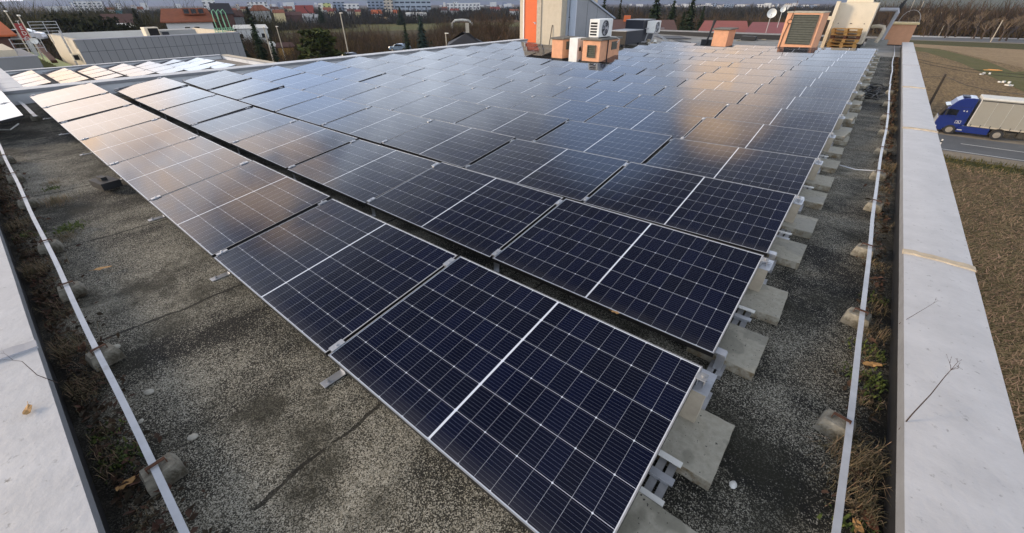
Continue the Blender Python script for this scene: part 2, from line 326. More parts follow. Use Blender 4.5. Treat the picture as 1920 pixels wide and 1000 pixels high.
PALLET = mat('yellowed pallet wood', (.50, .27, .075), .85, 0, .22, 9, dirt=(.25, .13, .045), dscale=5, dlo=.5, dhi=.8, stretch=(.4, 3, 1), island=.25)
PALLETD = mat('stained red brown wood', (.12, .045, .02), .85, 0, .25, 9)
CONC = mat('rough cast concrete', (.27, .25, .20), .9, 0, .25, 22, bump=.3, bscale=70, dirt=(.07, .06, .04), dscale=9, dlo=.42, dhi=.62)
RUST = mat('rusty iron', (.085, .035, .018), .85, .2, .35, 40)
STALK = mat('dead stalk', (.045, .028, .020), .9, 0, .3, 30)
STRAW = mat('dead straw grass', (.165, .13, .070), .9, 0, .25, 2, island=.75)
MOSSG = mat('green moss and weeds', (.06, .085, .015), .9, 0, .3, 3, island=.5)
LITTER = mat('brown leaf litter', (.050, .030, .015), .9, 0, .4, 4, island=.7)
LEAFTAN = mat('dry tan leaf', (.42, .24, .09), .8, 0, .2, 30)
LEAFBRN = mat('dry brown leaf', (.20, .075, .04), .8, 0, .2, 30)
STONE = mat('pale pebble', (.40, .38, .32), .85, 0, .2, 25)
MEMBRANE = mat('grey roof membrane', (.25, .245, .225), .75, 0, .18, .8, dirt=(.14, .135, .12), dscale=.5, dlo=.45, dhi=.7)
WHITECOP = mat('white membrane upstand', (.55, .56, .57), .55, 0, .10, 1.5, dirt=(.36, .37, .39), dscale=1.5, dlo=.5, dhi=.75)
GRAVEL = mat('roof gravel', (.21, .19, .17), .95, 0, .5, 9, bump=.8, bscale=12)
GREENROOF = mat('pale green sheet', (.36, .42, .17), .7, 0, .1, 1)
PLASTER = mat('white plaster', (.54, .53, .50), .85, 0, .06, .3, dirt=(.5, .48, .44), dscale=.4, dlo=.5, dhi=.8)
YPLASTER = mat('yellow plaster', (.55, .45, .24), .85, 0, .08, .3)
GPLASTER = mat('grey plaster', (.30, .30, .29), .85, 0, .08, .3)
TILEO = mat('orange roof tile', (.21, .062, .024), .8, 0, .18, 1.5, dirt=(.15, .045, .02), dscale=.7, dlo=.5, dhi=.75)
TILEOB = mat('bright orange roof tile', (.42, .10, .028), .8, 0, .14, 1.5)
TILER = mat('red roof tile', (.20, .035, .022), .75, 0, .15, 1.5)
TILEB = mat('brown roof tile', (.075, .032, .022), .8, 0, .18, 1.5)
TILEK = mat('black roof tile', (.016, .015, .017), .7, 0, .2, 1.5)
REDMETAL = mat('red roof sheet', (.22, .043, .026), .6, 0, .12, .8)
GLASSD = mat('dark window glass', (.012, .014, .018), .15, 0, .2, 2)
WOODPOLE = mat('tarred wood pole', (.045, .032, .02), .9, 0, .3, 3)
PALEPOLE = mat('pale pole paint', (.42, .36, .27), .6, 0, .1, 2)
WIREB = mat('black cable', (.012, .012, .012), .6)
FIR = mat('fir needles', (.017, .028, .012), .9, 0, .3, .5, island=.55, spec=.2)
FIRB = mat('blue fir needles', (.030, .045, .034), .9, 0, .3, .5, island=.55, spec=.2)
CEDAR = mat('cedar needles', (.055, .066, .018), .9, 0, .3, .5, island=.6, spec=.2)
YEWGREEN = mat('dark evergreen leaves', (.022, .024, .010), .9, 0, .3, .5, island=.6, spec=.2)
BARK = mat('bark', (.060, .042, .028), .9, 0, .3, 2)
TWIG = mat('bare twigs', (.078, .052, .032), .95, 0, .3, .3, island=.45, spec=.1)
TWIGD = mat('dark bare twigs', (.062, .044, .026), .95, 0, .3, .1, island=.45, spec=.1)
TWIGO = mat('ochre twigs', (.13, .085, .03), .95, 0, .3, .3, island=.4, spec=.1)
ASPHALT = mat('asphalt', (.105, .112, .118), .85, 0, .12, 1.2, dirt=(.075, .08, .085), dscale=.25, dlo=.4, dhi=.7)
SHOULDER = mat('dusty verge', (.21, .175, .125), .95, 0, .2, 1.5)
MARK = mat('road paint', (.60, .60, .58), .7, 0, .1, 3)
TRUCKBLUE = mat('deep blue truck paint', (.006, .018, .125), .3, 0, .05, 1, coat=.5)
TRUCKBLUED = mat('dark blue plastic', (.010, .016, .05), .5, 0, .1, 1)
CURTAIN = mat('grey beige curtain side', (.27, .25, .20), .7, 0, .08, .8, dirt=(.24, .215, .165), dscale=.8, dlo=.45, dhi=.75)
TRIMWHITE = mat('dirty white trim', (.60, .58, .52), .5, 0, .08, 2)
RUBBER = mat('tyre rubber', (.02, .019, .018), .85, 0, .2, 6)
RIM = mat('dusty rim', (.30, .26, .20), .55, .4, .2, 5)
MUD = mat('muddy underbody', (.05, .042, .03), .9, 0, .3, 3)
CARBLUE = mat('pale blue car paint', (.15, .20, .26), .25, .3, .05, 1, coat=.5)
CARDARK = mat('dark blue car paint', (.012, .02, .032), .25, .2, .05, 1, coat=.5)
CARSILVER = mat('silver car paint', (.45, .47, .50), .3, .4, .05, 1, coat=.5)
REDSIGN = mat('red sign sheet', (.24, .016, .014), .5, 0, .1, 3)
GREENLADDER = mat('light green steel', (.20, .42, .25), .5, .1, .1, 3)

# ------------------------------------------------------------------ mesh helpers
class MB:
    def __init__(s): s.v = []; s.f = []
    def add(s, vs, fs):
        b = len(s.v); s.v += [tuple(v) for v in vs]; s.f += [tuple(b+i for i in f) for f in fs]; return s
    def box(s, x0, x1, y0, y1, z0, z1, M=None):
        vs = [(x, y, z) for z in (z0, z1) for y in (y0, y1) for x in (x0, x1)]
        if M: vs = [M @ Vector(v) for v in vs]
        return s.add(vs, [(0, 2, 3, 1), (4, 5, 7, 6), (0, 1, 5, 4), (2, 6, 7, 3), (0, 4, 6, 2), (1, 3, 7, 5)])
    def bar(s, a, b, w, h, up=(0, 0, 1)):
        a, b = Vector(a), Vector(b); d = (b-a).normalized(); x = d.cross(Vector(up))
        if x.length < 1e-4: x = d.cross(Vector((1, 0, 0)))
        x.normalize(); y = x.cross(d); vs = []
        for p in (a, b):
            for i, j in ((-1, -1), (1, -1), (1, 1), (-1, 1)): vs.append(p+x*(i*w/2)+y*(j*h/2))
        return s.add(vs, [(0, 1, 2, 3), (7, 6, 5, 4), (0, 4, 5, 1), (1, 5, 6, 2), (2, 6, 7, 3), (3, 7, 4, 0)])
    def tube(s, pts, r, n=6, cap=True):
        pts = [Vector(p) for p in pts]; rs = r if isinstance(r, (list, tuple)) else [r]*len(pts)
        vs = []; up = None
        for i, p in enumerate(pts):
            d = (pts[min(i+1, len(pts)-1)]-pts[max(i-1, 0)]).normalized()
            if up is None or abs(up.dot(d)) > .95: up = Vector((0, 0, 1)) if abs(d.z) < .9 else Vector((1, 0, 0))
            x = d.cross(up).normalized(); y = x.cross(d)
            for k in range(n): a = 2*math.pi*k/n; vs.append(p+(x*math.cos(a)+y*math.sin(a))*rs[i])
        fs = [(i*n+k, i*n+(k+1) % n, (i+1)*n+(k+1) % n, (i+1)*n+k) for i in range(len(pts)-1) for k in range(n)]
        if cap: fs += [tuple(range(n))[::-1], tuple((len(pts)-1)*n+k for k in range(n))]
        return s.add(vs, fs)
    def prism(s, prof, y0, y1):                                 # profile in x,z extruded along y
        n = len(prof); vs = [(x, y0, z) for x, z in prof]+[(x, y1, z) for x, z in prof]
        return s.add(vs, [tuple(range(n)), tuple(range(n, 2*n))[::-1]]+[(i, i+n, (i+1) % n+n, (i+1) % n) for i in range(n)])
    def quad(s, a, b, c, d): return s.add([a, b, c, d], [(0, 1, 2, 3)])
    def disc(s, c, ax, r, t, n=20):
        c = Vector(c); ax = Vector(ax).normalized(); return s.tube([c-ax*t/2, c+ax*t/2], r, n)
    def build(s, name, mt, parent=None, loc=None, bevel=0, smooth=False, rot=None, mats=None):
        me = bpy.data.meshes.new(name); me.from_pydata(s.v, [], s.f); me.update()
        import bmesh as bmm
        bm = bmm.new(); bm.from_mesh(me); bmm.ops.recalc_face_normals(bm, faces=bm.faces); bm.to_mesh(me); bm.free()
        me.materials.append(mt)
        for q in mats or (): me.materials.append(q)
        if smooth:
            for p in me.polygons: p.use_smooth = True
        o = bpy.data.objects.new(name, me); COL.objects.link(o)
        if parent: o.parent = parent
        if loc is not None: o.location = loc
        if rot is not None: o.rotation_euler = rot
        if bevel:
            b = o.modifiers.new('bevel', 'BEVEL'); b.width = bevel; b.segments = 2; b.limit_method = 'ANGLE'
        return o
def tag(o, label=None, cat=None, group=None, kind=None):
    for k, v in (('label', label), ('category', cat), ('group', group), ('kind', kind)):
        if v: o[k] = v
    return o
def thing(name, label, cat, loc=(0, 0, 0), rz=0, group=None):
    o = bpy.data.objects.new(name, None); COL.objects.link(o); o.location = loc; o.rotation_euler = (0, 0, rz); o.empty_display_size = .1
    return tag(o, label, cat, group)
def kids(o): return [c for c in bpy.data.objects if c.parent == o]
KC = {}
def copy_tree(o, parent=None):
    c = o.copy(); COL.objects.link(c); c.parent = parent
    if o.name not in KC: KC[o.name] = kids(o)
    for k in KC[o.name]: copy_tree(k, c)
    return c
ORD = 'first second third fourth fifth sixth seventh eighth ninth tenth eleventh twelfth thirteenth fourteenth fifteenth sixteenth seventeenth'.split()

# ================================================================== ROOF WE STAND ON
def roof_sheet(name, x0, x1, y0, y1, nx, ny, mt, zf, parent=None):
    b = MB(); vs = []
    for j in range(ny+1):
        for i in range(nx+1):
            x = x0+(x1-x0)*i/nx; y = y0+(y1-y0)*j/ny; vs.append((x, y, zf(x, y)))
    b.add(vs, [(j*(nx+1)+i, j*(nx+1)+i+1, (j+1)*(nx+1)+i+1, (j+1)*(nx+1)+i) for j in range(ny) for i in range(nx)])
    return b.build(name, mt, parent, smooth=True)
roof = roof_sheet('roof', -15.2, 1.15, -1.35, 24.2, 60, 70, ROOF, lambda x, y: sag(x, y))
tag(roof, 'speckled grey bitumen felt roof under the panels', 'roof', kind='structure')
roof2 = roof_sheet('roof', -20, -9.6, -9, -1.351, 8, 8, ROOF, lambda x, y: -.002)
tag(roof2, 'corner of the felt roof with more panels at the far left', 'roof', kind='structure')
far_roof = roof_sheet('roof', -16.5, 1.15, 24.201, 34, 30, 16, MEMBRANE, lambda x, y: sag(x, 24.2))
tag(far_roof, 'pale grey roof membrane behind the last panel row', 'roof', kind='structure')
wing_roof = roof_sheet('roof', -40.6, -15.4, -.3, 13, 10, 8, GRAVEL, lambda x, y: -1.72)
tag(wing_roof, 'lower gravel roof of the side wing', 'roof', kind='structure')
bw = thing('building', 'walls of the flat roofed building that carries the panels', 'building')
MB().box(-15.3, 1.1, -1.3, 34.2, GZ, -.35).build('wall', PLASTER, bw)
MB().box(-40.7, -15.4, -.4, 13.2, GZ, -1.8).build('wall', PLASTER, bw)
MB().box(-20, -15.4, -9, -.5, GZ, -.35).build('wall', PLASTER, bw)

# parapets with sheet-metal copings
PH = .25
def parapet(name, label, x0, x1, y0, y1, h, cop, face, joints, axis, zb=-.3):
    t = thing(name, label, 'parapet', ((x0+x1)/2, (y0+y1)/2, 0)); ox, oy = (x0+x1)/2, (y0+y1)/2
    MB().box(x0+.03-ox, x1-.03-ox, y0+.03-oy, y1-.03-oy, zb, h-.006).build('wall', BITBLACK if face == 'dark' else WHITECOP, t)
    # coping: slightly crowned sheet with turned-down edges
    b = MB(); n = 60; L0, L1 = (y0-oy, y1-oy) if axis == 'y' else (x0-ox, x1-ox); w = (x1-x0)/2 if axis == 'y' else (y1-y0)/2
    prof = [(-w, -.07), (-w, 0), (-w*.5, .005), (0, .007), (w*.5, .005), (w, 0), (w, -.07)]
    vs = []
    for i in range(n+1):
        l = L0+(L1-L0)*i/n
        for (p, z) in prof:
            q = Vector((l*.9, p*3, 3.3)); dz = .004*mnoise.noise(q*1.3); dp = .003*mnoise.noise(Vector((l*1.1, 7, p)))
            vs.append((p+dp, l, h+z+dz) if axis == 'y' else (l, p+dp, h+z+dz))
    k = len(prof); fs = [(i*k+j, i*k+j+1, (i+1)*k+j+1, (i+1)*k+j) for i in range(n) for j in range(k-1)]
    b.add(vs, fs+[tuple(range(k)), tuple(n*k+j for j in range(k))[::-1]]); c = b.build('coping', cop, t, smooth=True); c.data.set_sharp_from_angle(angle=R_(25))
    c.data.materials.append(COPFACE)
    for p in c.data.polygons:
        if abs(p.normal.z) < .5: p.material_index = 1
    for (l, wd, mt) in joints:
        jb = MB(); vs = []
        for i in range(13):
            p = -w-.006+(2*w+.012)*i/12; sk = .035*math.sin(i*.5)*.2+.012*mnoise.noise(Vector((i*.7, l, 0)))
            z = h+.012+.007*(1-(p/w)**2)+.004*mnoise.noise(Vector((i*1.3, l, 3)))
            for q in (-wd/2, wd/2):
                e = l+q+sk+.006*mnoise.noise(Vector((i*.9, l, q*9)))
                vs += [(p, e, z-.016), (p, e, z)] if axis == 'y' else [(e, p, z-.016), (e, p, z)]
        fs = []
        for i in range(12):
            a = i*4; fs += [(a+1, a+3, a+7, a+5), (a, a+1, a+5, a+4), (a+2, a+6, a+7, a+3)]
        jb.add(vs, fs+[(0, 2, 3, 1), (48, 49, 51, 50)]); jb.build('joint_strip', mt, t)
    return t
parapet('parapet', 'long pale grey coped parapet along the right roof edge above the field', .86, 1.275, -1.5, 29.6, PH, COPING, 'dark',
        [(3.55-14.05, .07, MASTIC), (8.50-14.05, .09, MASTIC), (13.3-14.05, .10, MASTIC), (18.4-14.05, .10, JOINTGREY), (23.4-14.05, .10, JOINTGREY)], 'y')
parapet('parapet', 'pale coped parapet along the near left roof edge at the bottom left', -9.7, .86, -1.62, -1.075, PH, COPING, 'dark',
        [(-3.17+4.42, .09, JOINTGREY), (-8.1+4.42, .09, JOINTGREY)], 'x')
parapet('parapet', 'white upstand along the far left roof edge behind the panel rows', -15.55, -15.0, -.35, 19.4, .30, WHITECOP, 'white', [], 'y', -1.8)
parapet('parapet', 'white upstand running left from the far left roof corner', -22, -15.55, -.35, .05, .30, WHITECOP, 'white', [], 'x', -1.8)
parapet('parapet', 'low grey upstand across the far end of the roof before the red roofs', -16.0, .86, 33.6, 34.1, .22, MEMBRANE, 'dark', [], 'x')
parapet('parapet', 'white edge along the outer side of the lower gravel roof', -40.9, -40.4, -.3, 12.6, -1.42, WHITECOP, 'white', [], 'y', -1.9)
parapet('parapet', 'cream edge across the end of the lower gravel roof', -40.4, -15.55, 12.6, 13.1, -1.42, BEIGE, 'white', [], 'x', -1.9)

# ================================================================== SOLAR ARRAY
PX, PY, TILT = 1.8187, 1.4942, .139
H0 = .1717
def make_panel():
    """origin at the top of the low right corner; x runs to -PL, y up the slope"""
    t = thing('solar_panel', 'x', 'solar panel')
    b = MB(); th = .035; e = .006
    b.box(-PL, 0, 0, .005, -th, .0015); b.box(-PL, 0, PW-.005, PW, -th, .0015)
    b.box(-PL, -PL+.006, .005, PW-.005, -th, .0015); b.box(-.006, 0, .005, PW-.005, -th, .0015)
    fr = b.build('frame', FRAME, t); fr.data.materials.append(ALUD)
    for p in fr.data.polygons:
        if p.normal.z > .8: p.material_index = 1
    g = MB(); g.box(-PL+.0062, -.0062, .0052, PW-.0052, -.03, -.0012); g.build('cell_sheet', PV, t)
    for y0 in (.03, PW-.15):                                    # mid clamps sitting in the gap on the panel's left side
        c = MB(); c.box(-PL-.037, -PL+.008, y0, y0+.09, .002, .009); c.box(-PL-.024, -PL-.005, y0, y0+.09, -.05, .002)
        c.disc((-PL-.0145, y0+.045, .012), (0, 0, 1), .009, .012, 8); c.build('clamp', ALU, t)
    return t
proto = make_panel()
MISSING = {(9, 4), (9, 5), (10, 5), (11, 5), (15, 3)} | {(r, c) for r in range(12, 16) for c in (5, 6, 7)}
used = False
for r in range(16):
    left = max(c for c in range(8) if (r, c) not in MISSING)
    for c in range(8):
        if (r, c) in MISSING: continue
        o = proto if not used else copy_tree(proto); used = True
        x = -c*PX; y = r*PY; zz = H0+(.034 if r == 0 else 0)
        zr = sag(x, y+.55); zl = sag(x-PL, y+.55); zf = sag(x-PL/2, y); zb = sag(x-PL/2, y+PW)
        o.location = (x, y-(.010 if r else 0), zz+zr-(zb-zf)*.5)
        o.rotation_euler = Euler((TILT+math.atan((zb-zf)/PW)+R_(rnd.gauss(0, .3)), math.atan((zl-zr)/PL)+R_(rnd.gauss(0, .3)), R_(rnd.gauss(0, .03))))
        if r >= 9 and c > 5: lab = f'solar panel, {ORD[left-c]} from the left end of the {ORD[r]} row from the front'
        else: lab = f'solar panel, {ORD[c]} from the right end of the {ORD[r]} row from the front'
        tag(o, lab, 'solar panel', 'solar panels of the main array')
# wing rows, four panels each, and two rows at the far left corner
for r in range(-1, 7):
    for c in range(4):
        o = copy_tree(proto); o.location = (-32.9-c*PX, .75+r*PY, -1.60)
        o.rotation_euler = Euler((TILT+R_(rnd.gauss(0, .3)), R_(rnd.gauss(0, .3)), 0))
        tag(o, f'pale reflecting solar panel on the lower wing roof, {ORD[c]} panel of its {ORD[r+1]} row', 'solar panel', 'solar panels on the lower wing roof')
for r, (xe, y) in enumerate(((-11.0, -1.48), (-11.0, -2.98))):
    for c in range(4):
        o = copy_tree(proto); o.location = (xe-c*PX, y, H0+.02); o.rotation_euler = Euler((TILT+R_(rnd.gauss(0, .3)), R_(rnd.gauss(0, .3)), 0))
        tag(o, f'pale solar panel at the left corner of the roof, {ORD[c]} panel of the {["back", "front"][r]} row', 'solar panel', 'solar panels at the left corner')

# mounting feet in front of each junction, row by row
def make_foot():
    t = thing('mounting_foot', 'x', 'mounting foot')
    MB().box(-.03, .03, -.115, .03, .0, .004).build('base_plate', ALU, t, bevel=.001)
    b = MB(); b.disc((0, -.075, .009), (0, 0, 1), .011, .010, 8); b.tube([(0, -.075, .01), (0, -.075, .022)], .005, 8); b.build('bolt', ALUD, t)
    MB().box(-.03, .03, .026, .030, .004, .115).box(-.03, .03, .03, .10, .111, .115).build('upright', ALU, t)
    return t
foot0 = make_foot(); first = True
for r in (0, 1, 2):
    for c in range(1, 8):
        o = foot0 if first else copy_tree(foot0); first = False
        x = -c*PX+.014; y = r*PY+.03
        o.location = (x, y, sag(x, y)+.003); o.scale = (1, 1, 1.15 if r == 0 else 1)
        tag(o, f'small bright metal mounting foot before the {ORD[r]} row, {ORD[c-1]} from the right', 'mounting foot', 'mounting feet of the panel rows')

# end supports on the right side of each row: rail, low foot, high post, end clamps
def make_support():
    t = thing('row_support', 'x', 'mounting frame')
    b = MB()
    for dx in (.0, .05): b.box(dx-.018, dx+.018, -.02, 1.30, .004, .036)
    b.build('base_rail', ALUD, t)
    MB().box(-.04, .085, .705, .735, .070, .080).build('cross_bar', WHITEPAINT, t, bevel=.001); MB().box(-.04, .085, .600, .640, .055, .066).box(-.03, .06, .607, .633, .036, .0551).build('clamp_plate', ALU, t, bevel=.001)
    MB().box(-.04, .085, .495, .525, .038, .048).build('cross_bar', WHITEPAINT, t)
    p = MB(); p.box(-.03, .052, 1.01, 1.014, .036, .27); p.box(-.03, -.026, 1.014, 1.10, .036, .27); p.box(.048, .052, 1.014, 1.10, .036, .27); p.build('post', CAPPALE, t)
    MB().box(-.03, .062, 1.005, 1.18, .2701, .276).box(.0, .055, 1.10, 1.115, .276, .295).build('top_plate', ALU, t, bevel=.001)
    e = MB(); e.box(-.008, -.003, 1.04, 1.10, .2761, .318); e.box(-.022, .030, 1.04, 1.10, .318, .323); e.box(.024, .029, 1.04, 1.10, .2761, .3179); e.disc((.010, 1.07, .328), (0, 0, 1), .010, .010, 8); e.build('end_clamp', ALUD, t, bevel=.001)
    e = MB(); e.box(.004, .05, .02, .08, .036, .155); e.box(-.012, .045, .02, .08, .1551, .162); e.build('end_clamp', ALU, t, bevel=.001)
    return t
sup0 = make_support()
for r in range(16):
    o = sup0 if r == 0 else copy_tree(sup0)
    o.location = (.012, r*PY, .003+(.012 if r == 0 else 0)); o.scale.z = 1.05 if r == 0 else 1
    tag(o, f'aluminium rail and post holding the right end of the {ORD[r]} panel row', 'mounting frame', 'row end supports')

# concrete ballast slabs on the right, two to a row
def make_ballast():
    b = MB(); n = 10; top = []; bot = []
    pts = []
    for (ax, ay), (bx, by) in (((-.2, -.2), (.2, -.2)), ((.2, -.2), (.2, .2)), ((.2, .2), (-.2, .2)), ((-.2, .2), (-.2, -.2))):
        for i in range(n):
            t = i/n; pts.append((ax+(bx-ax)*t+rnd.gauss(0, .0014), ay+(by-ay)*t+rnd.gauss(0, .0014)))
    k = len(pts); vs = [(x*1.004, y*1.004, 0) for x, y in pts]+[(x, y, .061+rnd.gauss(0, .0006)) for x, y in pts]+[(x*.985, y*.985, .068) for x, y in pts]
    fs = [(i, (i+1) % k, k+(i+1) % k, k+i) for i in range(k)]+[(k+i, k+(i+1) % k, 2*k+(i+1) % k, 2*k+i) for i in range(k)]+[tuple(range(2*k, 3*k)), tuple(range(k))[::-1]]
    return b.add(vs, fs)
protos = [make_ballast() for _ in range(3)]
ymid = [.29, .935, 1.79, 2.45, 3.38, 4.08, 4.92, 5.58, 6.40, 7.17, 7.99, 8.68]
while len(ymid) < 31: ymid.append(ymid[-2]+PY+rnd.uniform(-.05, .05))
bal_me = None; bm0 = []
for i, y in enumerate(ymid):
    if i < 3: o = protos[i].build('ballast_slab', SLAB); bm0.append(o)
    else: o = bm0[i % 3].copy(); COL.objects.link(o)
    o.location = (.045+rnd.uniform(-.012, .012), y, .003+rnd.uniform(0, .004)); o.rotation_euler = (0, 0, R_(rnd.gauss(0, .7))+math.pi/2*rnd.randint(0, 3) if i != 1 else 0)
    if i == 0: o.location.x = .05
    n = len(ymid)
    tag(o, f'square concrete ballast slab under the right panel ends, {("twenty " + ORD[i-20]) if i >= 20 and i < 29 else (ORD[i] if i < 17 else ["eighteenth", "nineteenth", "twentieth"][i-17] if i < 20 else ["thirtieth", "thirty first"][i-29])} from the near end', 'ballast slab', 'ballast slabs beside the array')
    if i >= 9 and i % 2 == 0:                                   # some carry a second slab
        o2 = bm0[(i+1) % 3].copy(); COL.objects.link(o2); o2.location = (.0, y+rnd.uniform(-.04, .04), .075); o2.rotation_euler = (0, 0, R_(rnd.gauss(0, 3)))
        tag(o2, f'concrete slab laid on top of another, beside the {ORD[min(15, int(y/PY))]} panel row', 'ballast slab', 'upper ballast slabs beside the array')

# lightning conductor strips with concrete holders
def strip(label, pts, w=.030):
    b = MB(); n = len(pts); vs = []
    for i, p in enumerate(pts):
        p = Vector(p); d = (Vector(pts[min(i+1, n-1)])-Vector(pts[max(i-1, 0)])).normalized(); x = d.cross(Vector((0, 0, 1))).normalized()
        vs += [p-x*w/2, p+x*w/2, p+x*w/2-Vector((0, 0, .004)), p-x*w/2-Vector((0, 0, .004))]
    fs = [(i*4+a, i*4+(a+1) % 4, i*4+4+(a+1) % 4, i*4+4+a) for i in range(n-1) for a in range(4)]
    b.add(vs, fs+[(0, 1, 2, 3), tuple((n-1)*4+k for k in (3, 2, 1, 0))])
    return tag(b.build('conductor_strip', GALV), label, 'conductor strip')
HR = [.35, 1.5, 2.65, 3.83, 5.09, 6.30, 7.62, 9.0, 10.4, 12.0, 13.8]
pts = []
for k in range(70):
    y = -.9+k*.45
    pts.append((.685+.014*math.sin(y*.8)+.01*mnoise.noise(Vector((y*.6, 0, 0)))-(.0 if y < 12 else .012*(y-12)*(1 if y < 18 else .5)*.35), y, .112-.007*abs(math.sin((y-.35)*2.6))+(-.06 if y > 15 else 0)))
strip('flat galvanised strip running along the right parapet over concrete blocks', pts)
pts = [(1.2-.3*k, -.905+.004*math.sin(k*.7)+.0085*k*.3*.9, .112-.006*abs(math.sin(k*.9))) for k in range(54)]
strip('flat galvanised strip running along the near left parapet over concrete blocks', pts)
def make_holder():
    t = thing('conductor_holder', 'x', 'conductor holder')
    b = MB(); vs = []
    for (z, sx, sy) in ((0, .088, .062), (.050, .084, .058), (.092, .070, .046)):
        for i, j in ((-1, -1), (0, -1), (1, -1), (1, 0), (1, 1), (0, 1), (-1, 1), (-1, 0)): vs.append((i*sx+rnd.gauss(0, .0015), j*sy+rnd.gauss(0, .0015), z+rnd.gauss(0, .001)))
    fs = [(l*8+k, l*8+(k+1) % 8, l*8+8+(k+1) % 8, l*8+8+k) for l in range(2) for k in range(8)]+[tuple(range(16, 24)), tuple(range(8))[::-1]]
    b.add(vs, fs); b.build('block', CONC, t)
    MB().box(-.045, .045, -.009, .009, .116, .121).box(-.045, -.041, -.009, .009, .08, .116).box(.041, .045, -.009, .009, .08, .116).build('clip', RUST, t)
    return t
hold0 = make_holder(); first = True
for i, y in enumerate(HR):
    o = hold0 if first else copy_tree(hold0); first = False
    o.location = (.68+rnd.uniform(-.02, .02), y, .0); o.rotation_euler = (0, 0, R_(rnd.gauss(-8, 6))); o.scale = (.88, 1.0, 1)
    tag(o, f'concrete block with rusty clip under the right conductor strip, {ORD[i]} from the near end', 'conductor holder', 'holders of the conductor strips')
HL = [-1.86, -3.08, -4.2, -5.28, -6.85, -8.1, -9.3]
for i, x in enumerate(HL):
    o = copy_tree(hold0); o.location = (x, -.87+.006*i, .0); o.rotation_euler = (0, 0, R_(90+rnd.gauss(0, 8))); o.scale = (.88, 1.0, 1)
    tag(o, f'concrete block with rusty clip under the left conductor strip, {ORD[i]} from the near end', 'conductor holder', 'holders of the conductor strips')
# flat strip and block beyond the left end of row one
strip('short bright strip lying beyond the left end of the front panel row', [(-12.43, -.17, .10), (-13.2, -.175, .11), (-14.0, -.17, .10), (-14.9, -.18, .10)], .06)
o = copy_tree(hold0); o.location = (-12.6, -.17, 0); o.rotation_euler = (0, 0, R_(90)); tag(o, 'concrete block at the end of the short strip by the left corner', 'conductor holder', 'holders of the conductor strips')
tag(MB().tube([(-12.4, -.45, .012), (-11.9, -.6, .012), (-12.3, -.9, .012), (-12.8, -1.3, .012)], .012, 6).build('cable', WHITEPAINT), 'thin white cable on the roof beside the left corner panels', 'cable')
tag(MB().tube([(.02, 6.62, .06), (.2, 6.58, .03), (.45, 6.52, .015), (.66, 6.5, .05)], .006, 6).build('cable', GALV), 'thin white cable crossing from the array to the right strip', 'cable')
b = MB(); b.box(-.16, .16, -.10, .10, 0, .085); b.box(-.10, .02, -.03, .03, .085, .12)
tag(b.build('junction_box', BITBLACK, loc=(-6.95, -.13, .003), rot=(0, 0, .2)), 'small black box on the felt before the front row at left', 'box')
# tangle of black cable near the far right corner
b = MB()
for k in range(9):
    pts = []; a0 = rnd.uniform(0, 6); cx, cy = .36+rnd.uniform(-.1, .1), 13.6+rnd.uniform(-1.2, 1.0)
    for i in range(16):
        a = a0+i*.45; rr = .16+.04*math.sin(i+k); pts.append((cx+rr*math.cos(a), cy+rr*2.4*math.sin(a), .03+.05*abs(math.sin(i*.7+k))))
    b.tube(pts, .014, 5)
tag(b.build('cable_coil', WIREB), 'tangle of black cable lying on the felt near the far right', 'cable')

# loose bits: pebbles, leaves, stalks
for i, (x, y, s, m_, lab) in enumerate(((-2.56, -.77, .028, STONE, 'pale pebble on the felt left of the second left concrete block'), (-2.01, -.71, .027, STONE, 'pale pebble on the felt close to the nearest left concrete block'),
        (.32, .84, .022, WHITEPAINT, 'white chip on the felt right of the nearest ballast slab'), (-3.2, -.80, .03, STONE, 'grey pebble beside the second left concrete block'), (-2.35, -.86, .018, STONE, 'tiny pebble close under the left strip'))):
    b = MB(); vs = []; n = 8
    for j in range(5):
        t = -1+2*j/4; rr = math.sqrt(max(0, 1-t*t))+.05
        for k in range(n): a = 2*math.pi*k/n; vs.append((s*rr*math.cos(a)*(1+rnd.gauss(0, .06)), s*.75*rr*math.sin(a)*(1+rnd.gauss(0, .06)), s*.45*(t+1)))
    b.add(vs, [(j*n+k, j*n+(k+1) % n, j*n+n+(k+1) % n, j*n+n+k) for j in range(4) for k in range(n)]+[tuple(range(n))[::-1], tuple(range(4*n, 5*n))])
    tag(b.build('pebble', m_, loc=(x, y, sag(x, y)+.001), rot=(0, 0, rnd.uniform(0, 3)), smooth=True), lab, 'pebble')
def leaf(x, y, z, s, m_, lab, tilt=0):
    b = MB(); n = 12; vs = [(0, 0, .008*s/.04)]
    for k in range(n):
        a = 2*math.pi*k/n; rr = s*(1+.25*math.cos(2*a)+.15*rnd.uniform(-1, 1)); vs.append((rr*math.cos(a), rr*.62*math.sin(a), .006*rnd.uniform(-.3, 1.6)+.004))
    vs2 = [(x_, y_, z_-.002) for x_, y_, z_ in vs]
    fs = [(0, 1+k, 1+(k+1) % n) for k in range(n)]+[(n+1, n+2+(k+1) % n, n+2+k) for k in range(n)]+[(1+k, n+2+k, n+2+(k+1) % n, 1+(k+1) % n) for k in range(n)]
    b.add(vs+vs2, fs); b.tube([(s*1.2, 0, .006), (s*1.9, .1*s, .012)], .0012, 4)
    return tag(b.build('fallen_leaf', m_, loc=(x, y, z), rot=(tilt, 0, rnd.uniform(0, 6))), lab, 'leaf')
leaf(-.62, 1.40, .225, .022, LEAFTAN, 'tan leaf stuck near the right end of the second panel row', TILT)
leaf(.80, 2.22, .006, .045, LEAFTAN, 'large tan leaf on the felt right of the conductor strip')
leaf(-2.53, -1.165, PH+.012, .032, LEAFTAN, 'curled tan leaf on the near left parapet')
leaf(.83, 1.07, .006, .05, LEAFBRN, 'red brown leaf on the felt below the right parapet')
